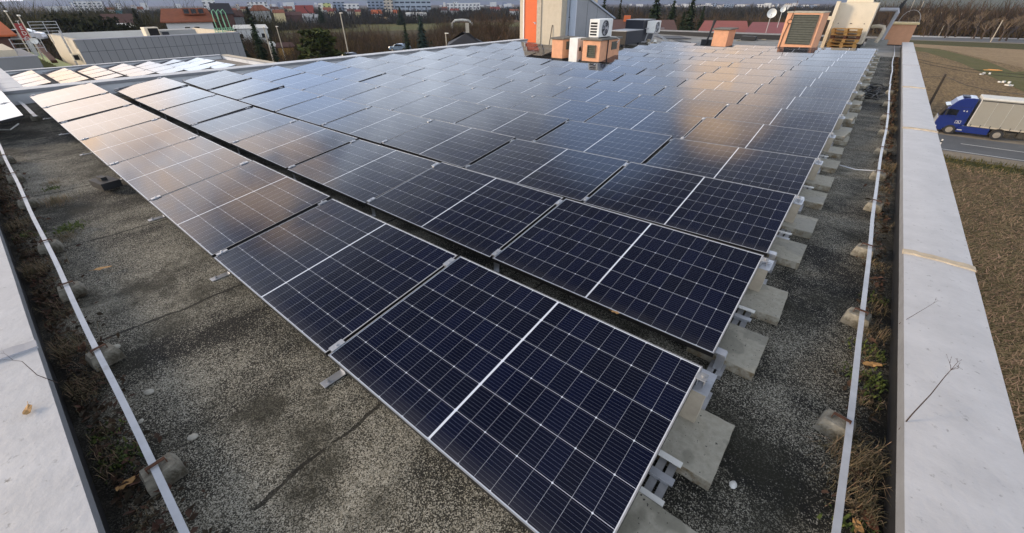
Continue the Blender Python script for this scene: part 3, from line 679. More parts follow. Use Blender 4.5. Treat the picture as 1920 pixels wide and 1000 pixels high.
leaf(.80, .98, .006, .04, LEAFTAN, 'tan leaf beside the red brown leaf under the right parapet')
leaf(-1.95, -1.0, .02, .035, LEAFTAN, 'yellow tan leaf in the litter beside the nearest left block')
leaf(-3.35, -.94, .02, .03, LEAFBRN, 'rusty leaf by the second left concrete block')
leaf(-4.5, -.62, .006, .05, LEAFTAN, 'orange tan leaf on the felt beyond the second left block')
def stalk(label, pts, r0, heads):
    b = MB(); n = len(pts); b.tube(pts, [r0*(1-.6*i/(n-1)) for i in range(n)], 6)
    tip = Vector(pts[-1])
    for (h, l) in heads:
        e = tip+Vector(h)*l; midp = tip+Vector(h)*l*.5+Vector((0, 0, l*.08)); b.tube([tip, midp, e], [r0*.4, r0*.32, r0*.25], 5)
        for k in range(3):
            q = e+Vector(h)*.012+Vector((rnd.gauss(0, 1), rnd.gauss(0, 1), rnd.gauss(0, 1)))*.009; b.tube([e, q], [r0*.22, r0*.16], 4)
            b.disc(q, (0, 0, 1), r0*.4, r0*.5, 5)
    return tag(b.build('dead_stalk', STALK), label, 'dead plant')
stalk('tall dead weed stalk leaning over the right parapet beside a straw tuft', [U(1686, 806, .20), U(1712, 775, .30), U(1745, 740, .36), U(1772, 706, .42), U(1783, 694, .45)], .0032, [((.1, .3, .9), .05), ((.45, .6, .4), .04), ((-.3, .5, .5), .045), ((.6, .2, .6), .03)])
stalk('thin dead stalk leaning over the right parapet farther along', [U(1686, 607, .2), U(1705, 596, .27), U(1732, 580, .32), U(1750, 569, .36)], .0020, [((.5, .7, .3), .04), ((.2, .7, .5), .03)])
stalk('thin dead twig lying over the near left parapet edge', [(-2.72, -1.05, .22), (-2.80, -1.10, .27), (-2.95, -1.13, .30), (-3.0, -1.16, .30)], .0024, [((-.8, -.2, .2), .1), ((-.5, -.7, .2), .08)])

# weeds, straw and litter along the parapets
def blades(name, label, mt, spots, n, length, width, spread, lean=None, seed=1):
    rr = random.Random(seed); vs = []; fs = []
    for _ in range(n):
        cx, cy, sc = rr.choice(spots)
        x = cx+rr.gauss(0, spread[0])*sc; y = cy+rr.gauss(0, spread[1])*sc
        if x > .862 and name != 'litter': x = .855
        if y < -1.07: y = -1.06
        a = rr.uniform(0, 6.283); l = length*rr.uniform(.35, 1.15)*sc; w = width*rr.uniform(.6, 1.3)
        out = rr.uniform(.25, 1.1); d = Vector((math.cos(a), math.sin(a), 0)); s = Vector((-d.y, d.x, 0))
        p0 = Vector((x, y, .0)); p1 = p0+d*l*.35*out+Vector((0, 0, l*.5)); p2 = p0+d*l*.9*out+Vector((0, 0, l*(.75-.45*out)))
        k = len(vs); vs += [p0-s*w, p0+s*w, p1+s*w*.8, p1-s*w*.8, p2]; fs += [(k, k+1, k+2, k+3), (k+3, k+2, k+4)]
    b = MB(); b.add(vs, fs); return tag(b.build(name, mt), label, None, None, 'stuff')
rr = random.Random(5)
sp = []
for k in range(150):
    t = rr.random()
    if t < .5: sp.append((.80+rr.uniform(-.05, .04), rr.uniform(.4, 22), rr.uniform(.35, .8)))
    else: sp.append((rr.uniform(-9.6, -.9), -.99+rr.uniform(-.06, .07), rr.uniform(.35, .85)))
sp += [(.78, 1.37, 1.15)]*9+[(.79, 1.12, .9)]*5+[(.80, 2.6, .8)]*5+[(-6.75, -.62, 1.2)]*9+[(-6.2, -1.0, 1.2)]*8+[(-4.9, -1.0, 1.1)]*7+[(-3.4, -1.0, 1.1)]*6+[(-2.9, -1.02, .9)]*4+[(-5.5, -.72, .8)]*4+[(-7.6, -.55, .8)]*3+[(.80, 6.9, 1.2)]*6+[(.8, 9.5, 1.0)]*4
blades('dry_grass', 'dry straw grass tufts along the parapets', STRAW, sp, 8500, .13, .0014, (.06, .06), seed=2)
sp = [(.80, 2.05, 1)]*4+[(.79, 2.35, 1)]*3+[(.81, 1.9, .8)]+[(.82, .95, 1)]*2+[(-5.75, -.66, 1.2)]*5+[(-2.15, -1.0, .9)]*5+[(-2.4, -1.0, .8)]*2+[(-7.4, -.6, .8)]*2+[(-5.9, -.98, .9)]*3+[(.8, 3.1, .8)]*2
blades('weeds', 'green weeds and moss clumps at the foot of the parapets', MOSSG, sp, 900, .055, .0055, (.06, .05), seed=3)
rr = random.Random(9); b = MB()
for _ in range(5200):
    if rr.random() < .42: x, y = .83-abs(rr.gauss(0, .075)), rr.uniform(.3, 24)
    else: x, y = rr.uniform(-9.6, -.8), -1.06+abs(rr.gauss(0, .11))
    s = rr.uniform(.006, .026)*(1.2 if y < 4 else 1.6); e = Euler((rr.gauss(0, .5), rr.gauss(0, .5), rr.uniform(0, 6.28))).to_matrix(); c = Vector((x, y, .006+abs(rr.gauss(0, .012))))
    b.add([c+e@Vector(v) for v in ((-s, 0, 0), (-.2*s, -.5*s, .1*s), (s, 0, 0), (-.1*s, .5*s, .1*s))], [(0, 1, 2), (0, 2, 3)])
tag(b.build('leaf_litter', LITTER), 'brown leaf litter along the foot of the parapets', None, None, 'stuff')

# ================================================================== THINGS ON THE ROOF
def vent(label, x0, x1, y0, y1, zb, h, body=SALMON, cap=CAPGREY, over=.07, ct=.06, base=.14):
    t = thing('roof_vent', label, 'roof vent', ((x0+x1)/2, (y0+y1)/2, zb)); w, d = (x1-x0)/2, (y1-y0)/2
    MB().box(-w-.02, w+.02, -d-.02, d+.02, 0, base).build('base', BITBLACK, t)
    MB().box(-w, w, -d, d, base, h).build('body', body, t, bevel=.012)
    MB().box(-w-over, w+over, -d-over, d+over, h, h+ct).build('cap', cap, t, bevel=.008)
    return t, w, d
def louvre(t, x0, x1, z0, z1, y, n, mt=GRILLE, axis='y', name='grille'):
    b = MB()
    if axis == 'y':
        b.box(x0, x1, y-.004, y+.02, z0, z1)
        for i in range(n):
            z = z0+(z1-z0)*(i+.15)/n; hh = (z1-z0)/n*.62
            b.add([(x0, y-.006, z+hh), (x1, y-.006, z+hh), (x1, y-.045, z), (x0, y-.045, z), (x0, y-.006, z+hh-.012), (x1, y-.006, z+hh-.012)], [(0, 1, 2, 3), (3, 2, 5, 4)])
        for xx in (x0-.02, x1): b.box(xx, xx+.02, y-.05, y+.02, z0-.02, z1+.02)
        b.box(x0, x1, y-.05, y+.02, z1, z1+.02); b.box(x0, x1, y-.05, y+.02, z0-.02, z0)
    else:
        b.box(y-.01, y+.012, x0, x1, z0, z1)
        for i in range(n):
            z = z0+(z1-z0)*(i+.2)/n; b.box(y+.0125, y+.025, x0+.01, x1-.01, z, z+(z1-z0)/n*.5)
    return b.build(name, mt, t)
zv = -.10
t, w, d = vent('small salmon vent nearest the stair tower, left of the white casing', -10.40, -9.87, 14.95, 16.05, zv, .82)
louvre(t, -.30, .20, .45, .74, w, 5, axis='x')
t, w, d = vent('salmon vent carrying the fan unit, with a square grille on its front', -8.86, -8.10, 14.8, 16.4, zv, .86)
louvre(t, -.13, .17, .30, .68, -d, 6); louvre(t, .10, .55, .50, .78, w, 5, axis='x')
MB().tube([(w+.03, -.25, .0), (w+.03, -.25, .9)], .02, 6).build('pipe', BITBLACK, t)
MB().tube([(w+.02, .5, .72), (w+.09, .55, .85), (w+.05, .3, .93), (w-.1, .1, .95)], .012, 6).build('cable', WHITEPAINT, t)
t, w, d = vent('small salmon vent with an overhanging cap before the red roofs', -6.9, -6.17, 24.7, 26.0, -.13, .90, over=.09, cap=CAPGREY)
t, w, d = vent('large salmon vent with a tall louvred front beside the pallets', -3.72, -2.34, 24.1, 26.4, -.08, 1.62, cap=CAPPALE, over=.03, ct=.05, base=.16)
louvre(t, -.40, .55, .42, 1.54, -d, 12)
MB().tube([(-.62, -d-.02, .0), (-.58, -d-.02, .8), (-.52, -d-.02, 1.2)], .014, 6).build('down_conductor', RUST, t)
ringp = [(-.50+.09*math.cos(a*.4), -d-.03, 1.29+.09*math.sin(a*.4)) for a in range(17)]
MB().tube(ringp, .012, 6, cap=False).build('loop', RUST, t)
MB().tube([(-.50, -d-.02, 1.38), (-.46, -d-.02, 1.66), (-.45, -d, 2.1)], .012, 6).build('rod', RUST, t)
t, w, d = vent('tan orange vent with a yellow cap at the far end of the right parapet', .10, 1.16, 31.0, 32.2, -.02, .98, body=BROWNORANGE, cap=CAPYEL, over=.07, ct=.09, base=.06)
hp = [(.15+.42*math.cos(R_(180-a*11.25)), -.1, 1.06+.55*math.sin(R_(a*11.25))) for a in range(17)]
MB().tube(hp, .012, 6).build('wire_hoop', ALUD, t)

# air conditioners
def fan_unit(label, loc, sx, sy, sz, fan_face, group=None, slots=None):
    t = thing('air_conditioner', label, 'air conditioner', loc, 0, group)
    MB().box(-sx/2, sx/2, -sy/2, sy/2, .03, sz).build('casing', WHITEPAINT, t, bevel=.015)
    b = MB(); b.box(-sx/2+.03, sx/2-.03, -sy/2+.05, -sy/2+.10, 0, .03); b.box(-sx/2+.03, sx/2-.03, sy/2-.10, sy/2-.05, 0, .03); b.build('foot', ALUD, t)
    if slots:
        b = MB()
        for i in range(slots): z = .09+(sz-.16)*i/slots; b.box(-sx/2+.05, sx/2-.09, -sy/2-.004, -sy/2+.01, z, z+(sz-.16)/slots*.62)
        b.build('side_slots', DARKIN, t)
    if fan_face == 'x':
        c = Vector((sx/2, -.06, sz*.52)); r = min(sy*.40, sz*.42)
        MB().disc(c+Vector((.003, 0, 0)), (1, 0, 0), r, .012, 28).build('fan_opening', DARKIN, t)
        b = MB()
        for k in range(1, 5): b.tube([c+Vector((.016, r*k/4*math.cos(a*.2618), r*k/4*math.sin(a*.2618))) for a in range(25)], .004, 4, cap=False)
        for k in range(8): b.tube([c+Vector((.016, 0, 0)), c+Vector((.016, r*math.cos(k*.785), r*math.sin(k*.785)))], .004, 4)
        b.disc(c+Vector((.02, 0, 0)), (1, 0, 0), r*.16, .02, 14); b.build('fan_guard', ALU, t)
        bl = MB()
        for k in range(3):
            a = k*2.094; bl.add([c+Vector((.011, r*.15*math.cos(a), r*.15*math.sin(a))), c+Vector((.012, r*.9*math.cos(a-.35), r*.9*math.sin(a-.35))), c+Vector((.012, r*.9*math.cos(a+.5), r*.9*math.sin(a+.5)))], [(0, 1, 2)])
        bl.build('fan_blade', ALUD, t)
    return t
fan_unit('white air conditioner with a round fan standing on the salmon vent cap', (-8.50, 15.45, zv+.92), .42, 1.05, .62, 'x', slots=5)
fan_unit('small white air conditioner far back beside the upper dark unit', (-10.55, 25.6, .45), .5, .8, .62, 'x')
t = thing('equipment_casing', 'narrow white casing standing between the two salmon vents', 'casing', (-9.33, 15.2, zv))
MB().box(-.19, .19, -.32, .32, .0, .90).build('casing', WHITEPAINT, t, bevel=.012)
MB().box(.191, .20, -.2, -.05, .45, .58).build('handle_recess', DARKIN, t)
MB().tube([(.2, -.1, .62), (.235, -.16, .5), (.235, -.02, .42), (.2, .08, .5), (.22, .1, .58)], .01, 6).build('cable', BITBLACK, t)

# dark ventilation units
t = thing('ventilation_unit', 'low dark ventilation box with a pale lid rim behind the fan unit', 'ventilation unit', (-10.9, 22.8, -.05))
MB().box(-.5, .5, -1.0, 1.0, .14, .74).build('casing', DARKNAVY, t, bevel=.01); MB().box(-.52, .52, -1.02, 1.02, .74, .775).build('lid', ALUD, t)
MB().box(-.49, .49, -1.008, -1.001, .15, .735).build('front_panel', DARKBROWN, t)
for x in (-.4, .4):
    for y in (-.85, .85): MB().box(x-.05, x+.05, y-.05, y+.05, 0, .139).build('foot', BITBLACK, t)
t = thing('ventilation_unit', 'higher dark ventilation box behind the low dark one', 'ventilation unit', (-11.35, 25.6, -.05))
MB().box(-.6, .5, -.8, .8, .1, 1.16).build('casing', DARKNAVY, t, bevel=.01); MB().box(-.62, .52, -.82, .82, 1.16, 1.185).build('lid', ALUD, t); MB().box(.501, .506, .1, .115, .1, 1.16).build('seam', ALUD, t)
for k, (x, m_, lab) in enumerate(((-9.9, PLASTER, 'white brick lying before the low dark unit'), (-9.72, TILER, 'reddish brick lying beside the white brick'))):
    tag(MB().box(-.12, .12, -.06, .06, 0, .09).build('brick', m_, loc=(x, 21.2, sag(x, 21)+.002), rot=(0, 0, .3+k), bevel=.006), lab, 'brick')
# heap of spare rails and blocks
for i, (a, c, w_) in enumerate((((-10.7, 25.0, .05), (-10.7, 25.4, .72), .06), ((-10.75, 25.2, .68), (-9.75, 25.9, .08), .07), ((-10.6, 25.3, .66), (-9.6, 26.0, .04), .07), ((-10.85, 25.1, .70), (-9.95, 25.7, .72), .05), ((-10.3, 24.9, .05), (-10.25, 25.3, .68), .06))):
    tag(MB().bar(a, c, w_, w_*.6).build('metal_rail', ALUD), f'spare metal rail leaning in the heap behind the dark units', 'rail', 'rails in the heap')
for i in range(9):
    x, y = -10.55+.16*(i % 5)+rnd.uniform(-.04, .04), 25.0+.22*(i//5)
    z = sag(x, y)+.01+.12*(i % 2)*(i//5)
    tag(MB().box(-.09, .09, -.07, .07, 0, .13).build('spare_block', (CONC, WHITEPAINT, MASTIC)[i % 3], loc=(x, y, z), rot=(rnd.gauss(0, .15), rnd.gauss(0, .15), rnd.uniform(0, 3)), bevel=.01), 'small spare block in the heap behind the dark units', 'block', 'blocks in the heap')

# stair tower
t = thing('stair_tower', 'beige stair tower with an open orange door and a sloping grey side', 'stair tower', (-14.7, 20.2, -.05))
MB().box(-1.50, -1.22, 0, 3.5, .0, 3.2).build('wall', BEIGE, t)                      # left jamb pier
b = MB(); b.box(-.30, 1.25, 0, 3.5, 0, 3.2); b.box(-1.22, -.30, .55, 3.5, 0, 3.2); b.box(-1.22, -.30, 0, .55, 2.35, 3.2); b.build('wall', BEIGE, t)
MB().box(-1.22, -.30, .0, .55, 0, .10).build('threshold', PLASTER, t)
MB().box(-1.219, -.301, .50, .549, .10, 2.349).build('door_opening', DARKIN, t)
dl = MB(); dl.box(0, .78, -.03, .03, .12, 2.3); do = dl.build('door_leaf', ORANGE, t, loc=(-1.20, .05, 0), rot=(0, 0, R_(7)))
MB().box(.66, .72, -.055, -.03, 1.02, 1.12).box(.58, .72, -.075, -.055, 1.09, 1.11).build('handle', ALU, do)
MB().box(-.06, .0, -.045, .02, .1, 2.32).build('door_frame', WHITEPAINT, t, loc=(-1.20, .02, 0))
MB().box(-.302, -.02, -.05, -.001, .0, 3.2).build('pilaster', CAPPALE, t)
b = MB(); b.prism([(1.252, 0), (1.85, 0), (1.85, 2.9), (1.252, 2.9)], .5, .52); b.build('cladding', BLUEGREY, t)
# sloping side wing (profile in y,z)
prof = [(.52, 0), (4.75, 0), (4.75, 1.22), (.52, 2.50)]
b = MB(); vs = [(1.26, y, z) for y, z in prof]+[(1.85, y, z) for y, z in prof]; b.add(vs, [(0, 1, 2, 3), (7, 6, 5, 4), (0, 4, 5, 1), (1, 5, 6, 2), (2, 6, 7, 3), (3, 7, 4, 0)]); b.build('side_wall', mat('mid grey cladding', (.27, .275, .28), .6, .1, .05, 2), t)
MB().bar((1.58, .45, 2.55), (1.58, 4.85, 1.22), .70, .07).build('roof_edge', BLUEGREY, t)
b = MB()
for y in (1.6, 2.7, 3.8): b.box(1.851, 1.856, y, y+.015, 0, 2.45-(y-.52)*.303)
b.build('panel_joint', GREYLINE, t)
MB().tube([(1.45, .46, 0), (1.45, .46, 2.9)], .012, 6).build('rod', BITBLACK, t)
b = MB()
for z in (.5, 1.35): b.box(1.42, 1.48, .44, .5, z, z+.03)
b.build('rod_bracket', BITBLACK, t)
tag(MB().tube([(0, 0, 0), (.08, .12, 1.0)], .02, 6).build('stick', BITBLACK, loc=(-14.05, 20.05, -.04)), 'dark stick leaning on the beige tower wall', 'stick')

# pallets
def make_pallet():
    t = thing('pallet', 'x', 'pallet'); b = MB()
    for i in range(5): y = -.4+.8*(i+.5)/5; b.box(-.6, .6, y-.065, y+.065, .122, .144)
    for x in (-.5275, 0, .5275): b.box(x-.0725, x+.0725, -.4, .4, .1001, .1219)
    b.build('top_deck', PALLET, t)
    b = MB()
    for y in (-.35, 0, .35): b.box(-.6, .6, y-.05, y+.05, 0, .022)
    b.build('bottom_deck', PALLET, t)
    b = MB()
    for x in (-.5275, 0, .5275):
        for y in (-.35, 0, .35): MB().box(x-.0725, x+.0725, y-.05, y+.05, .0221, .10).build('block', PALLET, t)
    return t
pal0 = make_pallet()
ps = ['bottom pallet of the stack before the cream unit', 'second pallet from the bottom of the stack', 'third pallet from the bottom of the stack', 'dark stained pallet in the middle of the stack', 'second pallet from the top of the stack', 'top pallet of the stack before the cream unit']
pcopy = [pal0]+[copy_tree(pal0) for _ in range(5)]
for i, o in enumerate(pcopy):
    o.location = (-1.47+rnd.uniform(-.03, .03), 27.75+rnd.uniform(-.03, .03), -.02+i*.146); o.rotation_euler = (0, 0, R_(rnd.gauss(0, 1.2)))
    tag(o, ps[i], 'pallet', 'pallets stacked before the cream unit')
for ch in kids(pcopy[3]): ch.data = ch.data.copy(); ch.data.materials[0] = PALLETD

# big cream air-handling unit and its pipes
t = thing('air_handling_unit', 'big cream air handling unit behind the pallet stack', 'air handling unit', (-1.55, 29.6, -.03))
MB().box(-.75, .85, -1.2, 1.2, .18, 1.95).build('casing', CREAM, t, bevel=.02)
MB().box(-.45, .62, -1.0, 1.0, 1.951, 2.6).build('upper_casing', CREAM, t, bevel=.02)
MB().box(.621, .63, -.8, .8, 2.0, 2.5).build('side_opening', DARKIN, t)
MB().box(-.72, .82, -1.206, -1.201, .62, .63).build('panel_joint', CAPPALE, t)
b = MB()
for x, s in ((-.45, .02), (.08, .045), (.62, .02)): b.box(x-s, x+s, -1.212, -1.201, 1.05, 1.05+.035)
b.build('latch', BITBLACK, t)
MB().box(-.77, -.7, -1.22, -1.10, .2, 1.94).build('corner_post', CREAM, t); MB().box(.8, .87, -1.22, -1.10, .2, 1.94).build('corner_post', CREAM, t)
MB().box(-1.05, -.76, -.9, -.2, 1.2, 1.35).build('duct', CREAM, t)
for y in (-1.0, 1.0): MB().box(-.75, .85, y-.08, y+.08, 0, .179).build('foot', BITBLACK, t)
tag(MB().tube([(-.6, 29.2, .9), (-.35, 29.1, .93), (-.12, 29.0, .9), (-.06, 29.0, .78), (-.1, 29.0, .45), (-.18, 29.0, .22)], .085, 10).build('pipe', CAPPALE), 'thick beige bent pipe right of the cream unit, lower one', 'pipe')
tag(MB().tube([(-.6, 30.1, 1.62), (-.2, 30.1, 1.62), (.12, 30.1, 1.62), (.16, 30.1, 1.5), (.0, 30.4, .3)], .085, 10).build('pipe', JOINTGREY), 'grey bent pipe right of the cream unit, upper one', 'pipe')
tag(MB().box(-2.35, -2.2, 27.9, 28.3, -.05, 1.98).build('metal_post', CREAM), 'cream upright post between the louvred vent and the cream unit', 'post')
tag(MB().box(-.6, .3, 30.4, 30.7, -.1, .28).build('upstand', MEMBRANE), 'low grey upstand before the tan vent', 'upstand')
b = MB()
for k in range(4): b.tube([(.05+k*.04, 30.6, 1.3), (.16+k*.06, 30.6, 1.9+.1*k)], .02, 5)
tag(b.build('antenna', BITBLACK), 'black antenna cluster above the grey pipe', 'antenna')
# satellite dishes
def dish(label, loc, r, az):
    t = thing('satellite_dish', label, 'satellite dish', loc, az); b = MB(); vs = [(0, 0, 0)]; n = 20; fs = []
    for j in range(1, 5):
        for k in range(n): a = 2*math.pi*k/n; q = r*j/4; vs.append((q*math.cos(a), -.35*q*q/r, q*math.sin(a)))
    fs = [(0, 1+k, 1+(k+1) % n) for k in range(n)]+[(1+(j-1)*n+k, 1+j*n+k, 1+j*n+(k+1) % n, 1+(j-1)*n+(k+1) % n) for j in range(1, 4) for k in range(n)]
    k0 = len(vs); vs += [(x, y+.015, z) for x, y, z in vs]; fs += [tuple(k0+i for i in f[::-1]) for f in fs]
    b.add(vs, fs); b.build('reflector', WHITEPAINT, t, smooth=True)
    MB().tube([(0, .02, 0), (0, .08, -.05), (0, .08, -1.2)], .022, 6).build('pole', ALUD, t)
    MB().tube([(0, -.05, -r*.9), (0, -r*1.0, -r*.25)], .01, 5).box(-.03, .03, -r*1.06, -r*.94, -r*.32, -r*.18).build('arm', ALUD, t)
    return t
p = D(1447, 25, 38); dish('larger white satellite dish left of the louvred vent', p, .29, .25)
p = D(1468, 18, 42); dish('smaller white satellite dish just right of the larger one', p, .19, .3)
# dark pipe left of the far salmon vent, mats on the far roof
p0 = U(1322, 86, -.13); tag(MB().tube([p0, p0+Vector((.1, .3, 1.0)), p0+Vector((.12, .35, 1.25))], [.05, .06, .09], 8).build('flue_pipe', BITBLACK), 'dark flue pipe left of the small far salmon vent', 'pipe')
b = MB(); b.box(-.3, .3, -.2, .2, 0, .3); tag(b.build('box', BITBLACK, loc=p0+Vector((.0, .3, 0))), 'small black box at the foot of the dark flue pipe', 'box')
for i, (a, c, lab) in enumerate((((1240, 69), (1296, 74), 'long black mat on the far roof left of the flue pipe'), ((1281, 75), (1296, 80), 'short black mat just before the long mat'), ((1368, 67), (1388, 73), 'black mat on the far roof right of the small vent'), ((1422, 66), (1458, 70), 'black mat on the far roof left of the louvred vent'))):
    p, q = U(a[0], c[1], -.1), U(c[0], c[1], -.1); d = (q-p).length
    r_ = U(a[0], a[1], -.1); h = max(.5, (r_-p).length)
    tag(MB().box(0, d, 0, h, 0, .03).build('rubber_mat', BITBLACK, loc=(p.x, p.y, sag(p.x, 24.2)+.004), rot=(0, 0, math.atan2(q.y-p.y, q.x-p.x))), lab, 'mat')
p, q = U(1405, 73, -.1), U(1428, 81, -.1)
tag(MB().box(0, .85, 0, .5, 0, .22).build('skylight_box', BITBLACK, loc=(p.x-.2, p.y-1.5, -.1)), 'low black box on the far roof between the salmon vents', 'box')
b = MB()
for k in range(4): b.box(k*.38, k*.38+.28, k*.55, k*.55+.12, 0, .05)
p = U(1345+35, 76, -.1); tag(b.build('stepping_block', CONC, loc=(p.x, p.y, -.12)), 'row of pale stepping blocks on the far roof', 'blocks')

# ================================================================== NEIGHBOUR BUILDINGS AT LEFT
NB = Vector((0, 0, 0))
def out(p):                                                    # sites measured on a 45 m line, the buildings stand on a 55 m line
    p = Vector(p); return CAM+(p-CAM)*1.2215
t = thing('grey_building', 'flat roofed building clad in grey sheets beyond the wing roof', 'building', (-54.95, 6.37, -.43)); t.scale = (1.2215,)*3; YL = 11.0
MB().box(-11, -.02, 0, YL, GZ, -.75).build('wall', BEIGE, t)
b = MB(); b.box(-.0199, .0, 0, YL, GZ, -.20); b.build('cladding', GREYPANEL, t)
b = MB()
for k in range(1, 22): y = YL*k/22; b.box(.0005, .006, y-.012, y+.012, -6, -.21)
for z in (-.95, -2.55): b.box(.0008, .005, 0, YL, z-.012, z+.012)
b.build('cladding_joint', GREYLINE, t)
MB().box(-.35, .03, -.02, YL+.03, -.2, -.14).build('coping', JOINTGREY, t)
MB().box(-11.05, -.36, -.03, .25, -.749, -.15).build('parapet_wall', BEIGE, t)
MB().box(-11.05, -10.8, .26, YL, -.749, -.13).build('parapet_wall', PLASTER, t)
MB().box(-10.8, -.36, YL-.25, YL, -.749, -.1).build('parapet_wall', BEIGE, t)
p = UX(290, 66, -46.5)
t2 = thing('air_conditioner', 'beige rooftop air conditioner with a dark grille on the grey building', 'air conditioner', out((-47.2, p.y, -.74))); t2.scale = (1.2215,)*3
MB().box(-.5, .5, -.48, .48, .1, 1.12).build('casing', CREAM, t2, bevel=.02); MB().box(.501, .52, -.26, .42, .45, 1.05).build('grille', DARKIN, t2); MB().box(-.4, .4, -.55, .55, 0, .099).build('foot', BITBLACK, t2)
p = UX(311, 60, -48); t2 = thing('roof_hut', 'pale roof hut with a dark door on the grey building', 'roof hut', out((-48.5, p.y, -.74))); t2.scale = (1.2215,)*3
MB().box(-1.2, .6, -.6, 2.2, 0, .82).build('wall', GPLASTER, t2); MB().box(.601, .63, -.35, .15, .05, .72).build('door', DARKNAVY, t2)
p = UX(417, 58, -47); t2 = thing('ladder_hoops', 'light green safety hoops of a roof ladder on the grey building', 'ladder', out((-47, p.y, -.3))); t2.scale = (1.2215,)*3
b = MB()
for y in (-.35, .05, .40):
    b.tube([(0, y, 0), (0, y-.05, 1.0), (0, y, 1.7), (0, y+.18, 1.85), (0, y+.32, 1.6), (0, y+.35, .6), (0, y+.36, 0)], .035, 6)
b.build('hoop', GREENLADDER, t2); b = MB()
for z in (.1, .25, .4): b.box(-.03, .03, -.6, .95, z, z+.04)
for y in (-.6, -.2, .2, .6, .95): b.box(-.025, .025, y-.02, y+.02, 0, .44)
b.build('railing', GREENLADDER, t2)
# ladder on its beige end wall
t2 = thing('ladder', 'steel cage ladder against the beige end wall of the grey building', 'ladder', out((-47.6, 4.9, -4.6))); t2.scale = (1.2215,)*3; b = MB()
for x in (-.25, .25): b.box(x-.03, x+.03, -.03, .03, 0, 4.9)
b.build('rail', ALUD, t2); b = MB()
for k in range(15): b.box(-.219, .219, -.02, .02, .2+k*.32, .24+k*.32)
b.build('rung', ALUD, t2)
p = D(92, 66, 66); t2 = thing('railing', 'grey steel guard railing above the ladder at left', 'railing', p, facing(p)); b = MB()
for k in range(5): b.box(-1.0, 1.0, -.02, .02, .05+k*.27, .10+k*.27)
b.build('rail', ALUD, t2)
for x in (-1.0, .05, 1.0): MB().box(x-.03, x+.03, -.051, -.021, -.8, 1.18).build('post', ALUD, t2)
p = UX(118, 100, -45.5); t2 = thing('air_conditioner', 'beige wall unit on the end wall of the grey building', 'air conditioner', out((-46.2, 4.8, -1.55))); t2.scale = (1.2215,)*3
MB().box(-.40, .25, -.12, .29, 0, .45).build('casing', CREAM, t2, bevel=.02); MB().box(.251, .26, -.06, .22, .06, .38).build('grille', DARKIN, t2)
# left box building
t = thing('grey_building', 'low grey clad building cut by the left edge of the photo', 'building', out((-47, 3.0, 0))); t.scale = (1.2215,)*3
MB().box(-9, 0, -14, 0, GZ, -1.15).build('wall', GREYPANEL, t); MB().box(-9, -.6, -14, -.9, -1.1499, -.72).build('roof_upstand', BEIGE, t)
b = MB(); b.box(.001, .006, -14, -.02, -2.05, -2.03); b.build('cladding_joint', GREYLINE, t); MB().box(-.3, .03, -14, .03, -1.1498, -1.10).build('coping', JOINTGREY, t)
t = thing('green_roof', 'pale green sheet roof between the two grey buildings', 'roof', out((-47, 4.0, 0))); t.scale = (1.2215,)*3
MB().box(-22, 0.5, -.95, .95, GZ, -2.2).build('roof', GREENROOF, t); b = MB()
for k in range(14): b.box(-1.2-k*1.3, -1.08-k*1.3, -.93, .0, -2.2, -2.1)
b.build('batten', mat('olive batten', (.16, .17, .07), .8), t)
tag(MB().bar(out((-54.0, 4.35, -2.1)), out((-60.0, 4.45, -1.2)), .45, .25).build('metal_duct', TILEB), 'brown duct rising above the green roof', 'duct')
p = D(64, 77, 58); dish('white satellite dish above the green roof at the left', p, .24, facing(p))
p = D(57, 92, 60); t2 = thing('railing', 'thin grey railing behind the left dish', 'railing', p, facing(p)); b = MB()
for z in (.05, .42, .80): b.box(-.95, .95, -.02, .02, z, z+.04)
b.build('rail', ALUD, t2)
for k in range(3): MB().box(-.95+k*.95-.03, -.95+k*.95+.03, -.051, -.021, -.3, .85).build('post', ALUD, t2)

# ================================================================== GROUND
def sheet(name, pts, z, mt, label, kind='structure'):
    b = MB(); b.add([(x, y, z) for x, y in pts], [tuple(range(len(pts)))]); o = b.build(name, mt); 
    if o.data.polygons[0].normal.z < 0: o.data.flip_normals()
    return tag(o, label, None, None, kind)
GRND = make_field('winter ground', (.060, .042, .022), (.050, .048, .018), (.11, .08, .04), .35, (1, 1, 1))
FIELD = make_field('ploughed stubble field', (.085, .058, .030), (.15, .103, .052), (.40, .28, .135), 3.2, (1, .28, 1), .3, .65)
FIELD2 = make_field('dry harvested field', (.22, .155, .085), (.28, .20, .115), (.38, .28, .16), 1.2, (1, .5, 1), .3, .5)
GRASSM = make_field('meadow grass', (.075, .085, .024), (.11, .095, .035), (.16, .15, .06), .9, (1, 1, 1), 0, .5)
GRASSD = make_field('dull grass verge', (.075, .065, .022), (.055, .065, .018), (.12, .10, .045), 1.6, (1, 1, 1), 0, .5)
SOIL2 = make_field('bare brown strip', (.10, .060, .032), (.12, .075, .04), (.15, .10, .055), .8, (1, 1, 1), 0, .5)
ground = roof_sheet('ground', -9000, 9000, -9000, 9000, 4, 4, GRND, lambda x, y: GZ-.02)
tag(ground, 'winter ground running to the hills', None, None, 'structure')
A, B = U(1774, 251.7, GZ), U(1858, 262.5, GZ)
RD = (B-A); RD.z = 0; RD.normalize(); RN = Vector((-RD.y, RD.x, 0))
if RN.y < 0: RN = -RN
def along(o, a, n): p = Vector((o.x, o.y, 0))+RD*a+RN*n; return (p.x, p.y)
RC = U(1801, 270, GZ)
offn = lambda px, py: (U(px, py, GZ)-RC).dot(RN)
n0, n1, n2 = offn(1761, 281), offn(1749, 254), offn(1765, 290)
sheet('field', [(-14, -60), (160, -60), along(RC, 160, n0-.5), along(RC, -40, n0-.5)], GZ+.004, FIELD, 'dark stubble field between the building and the road')
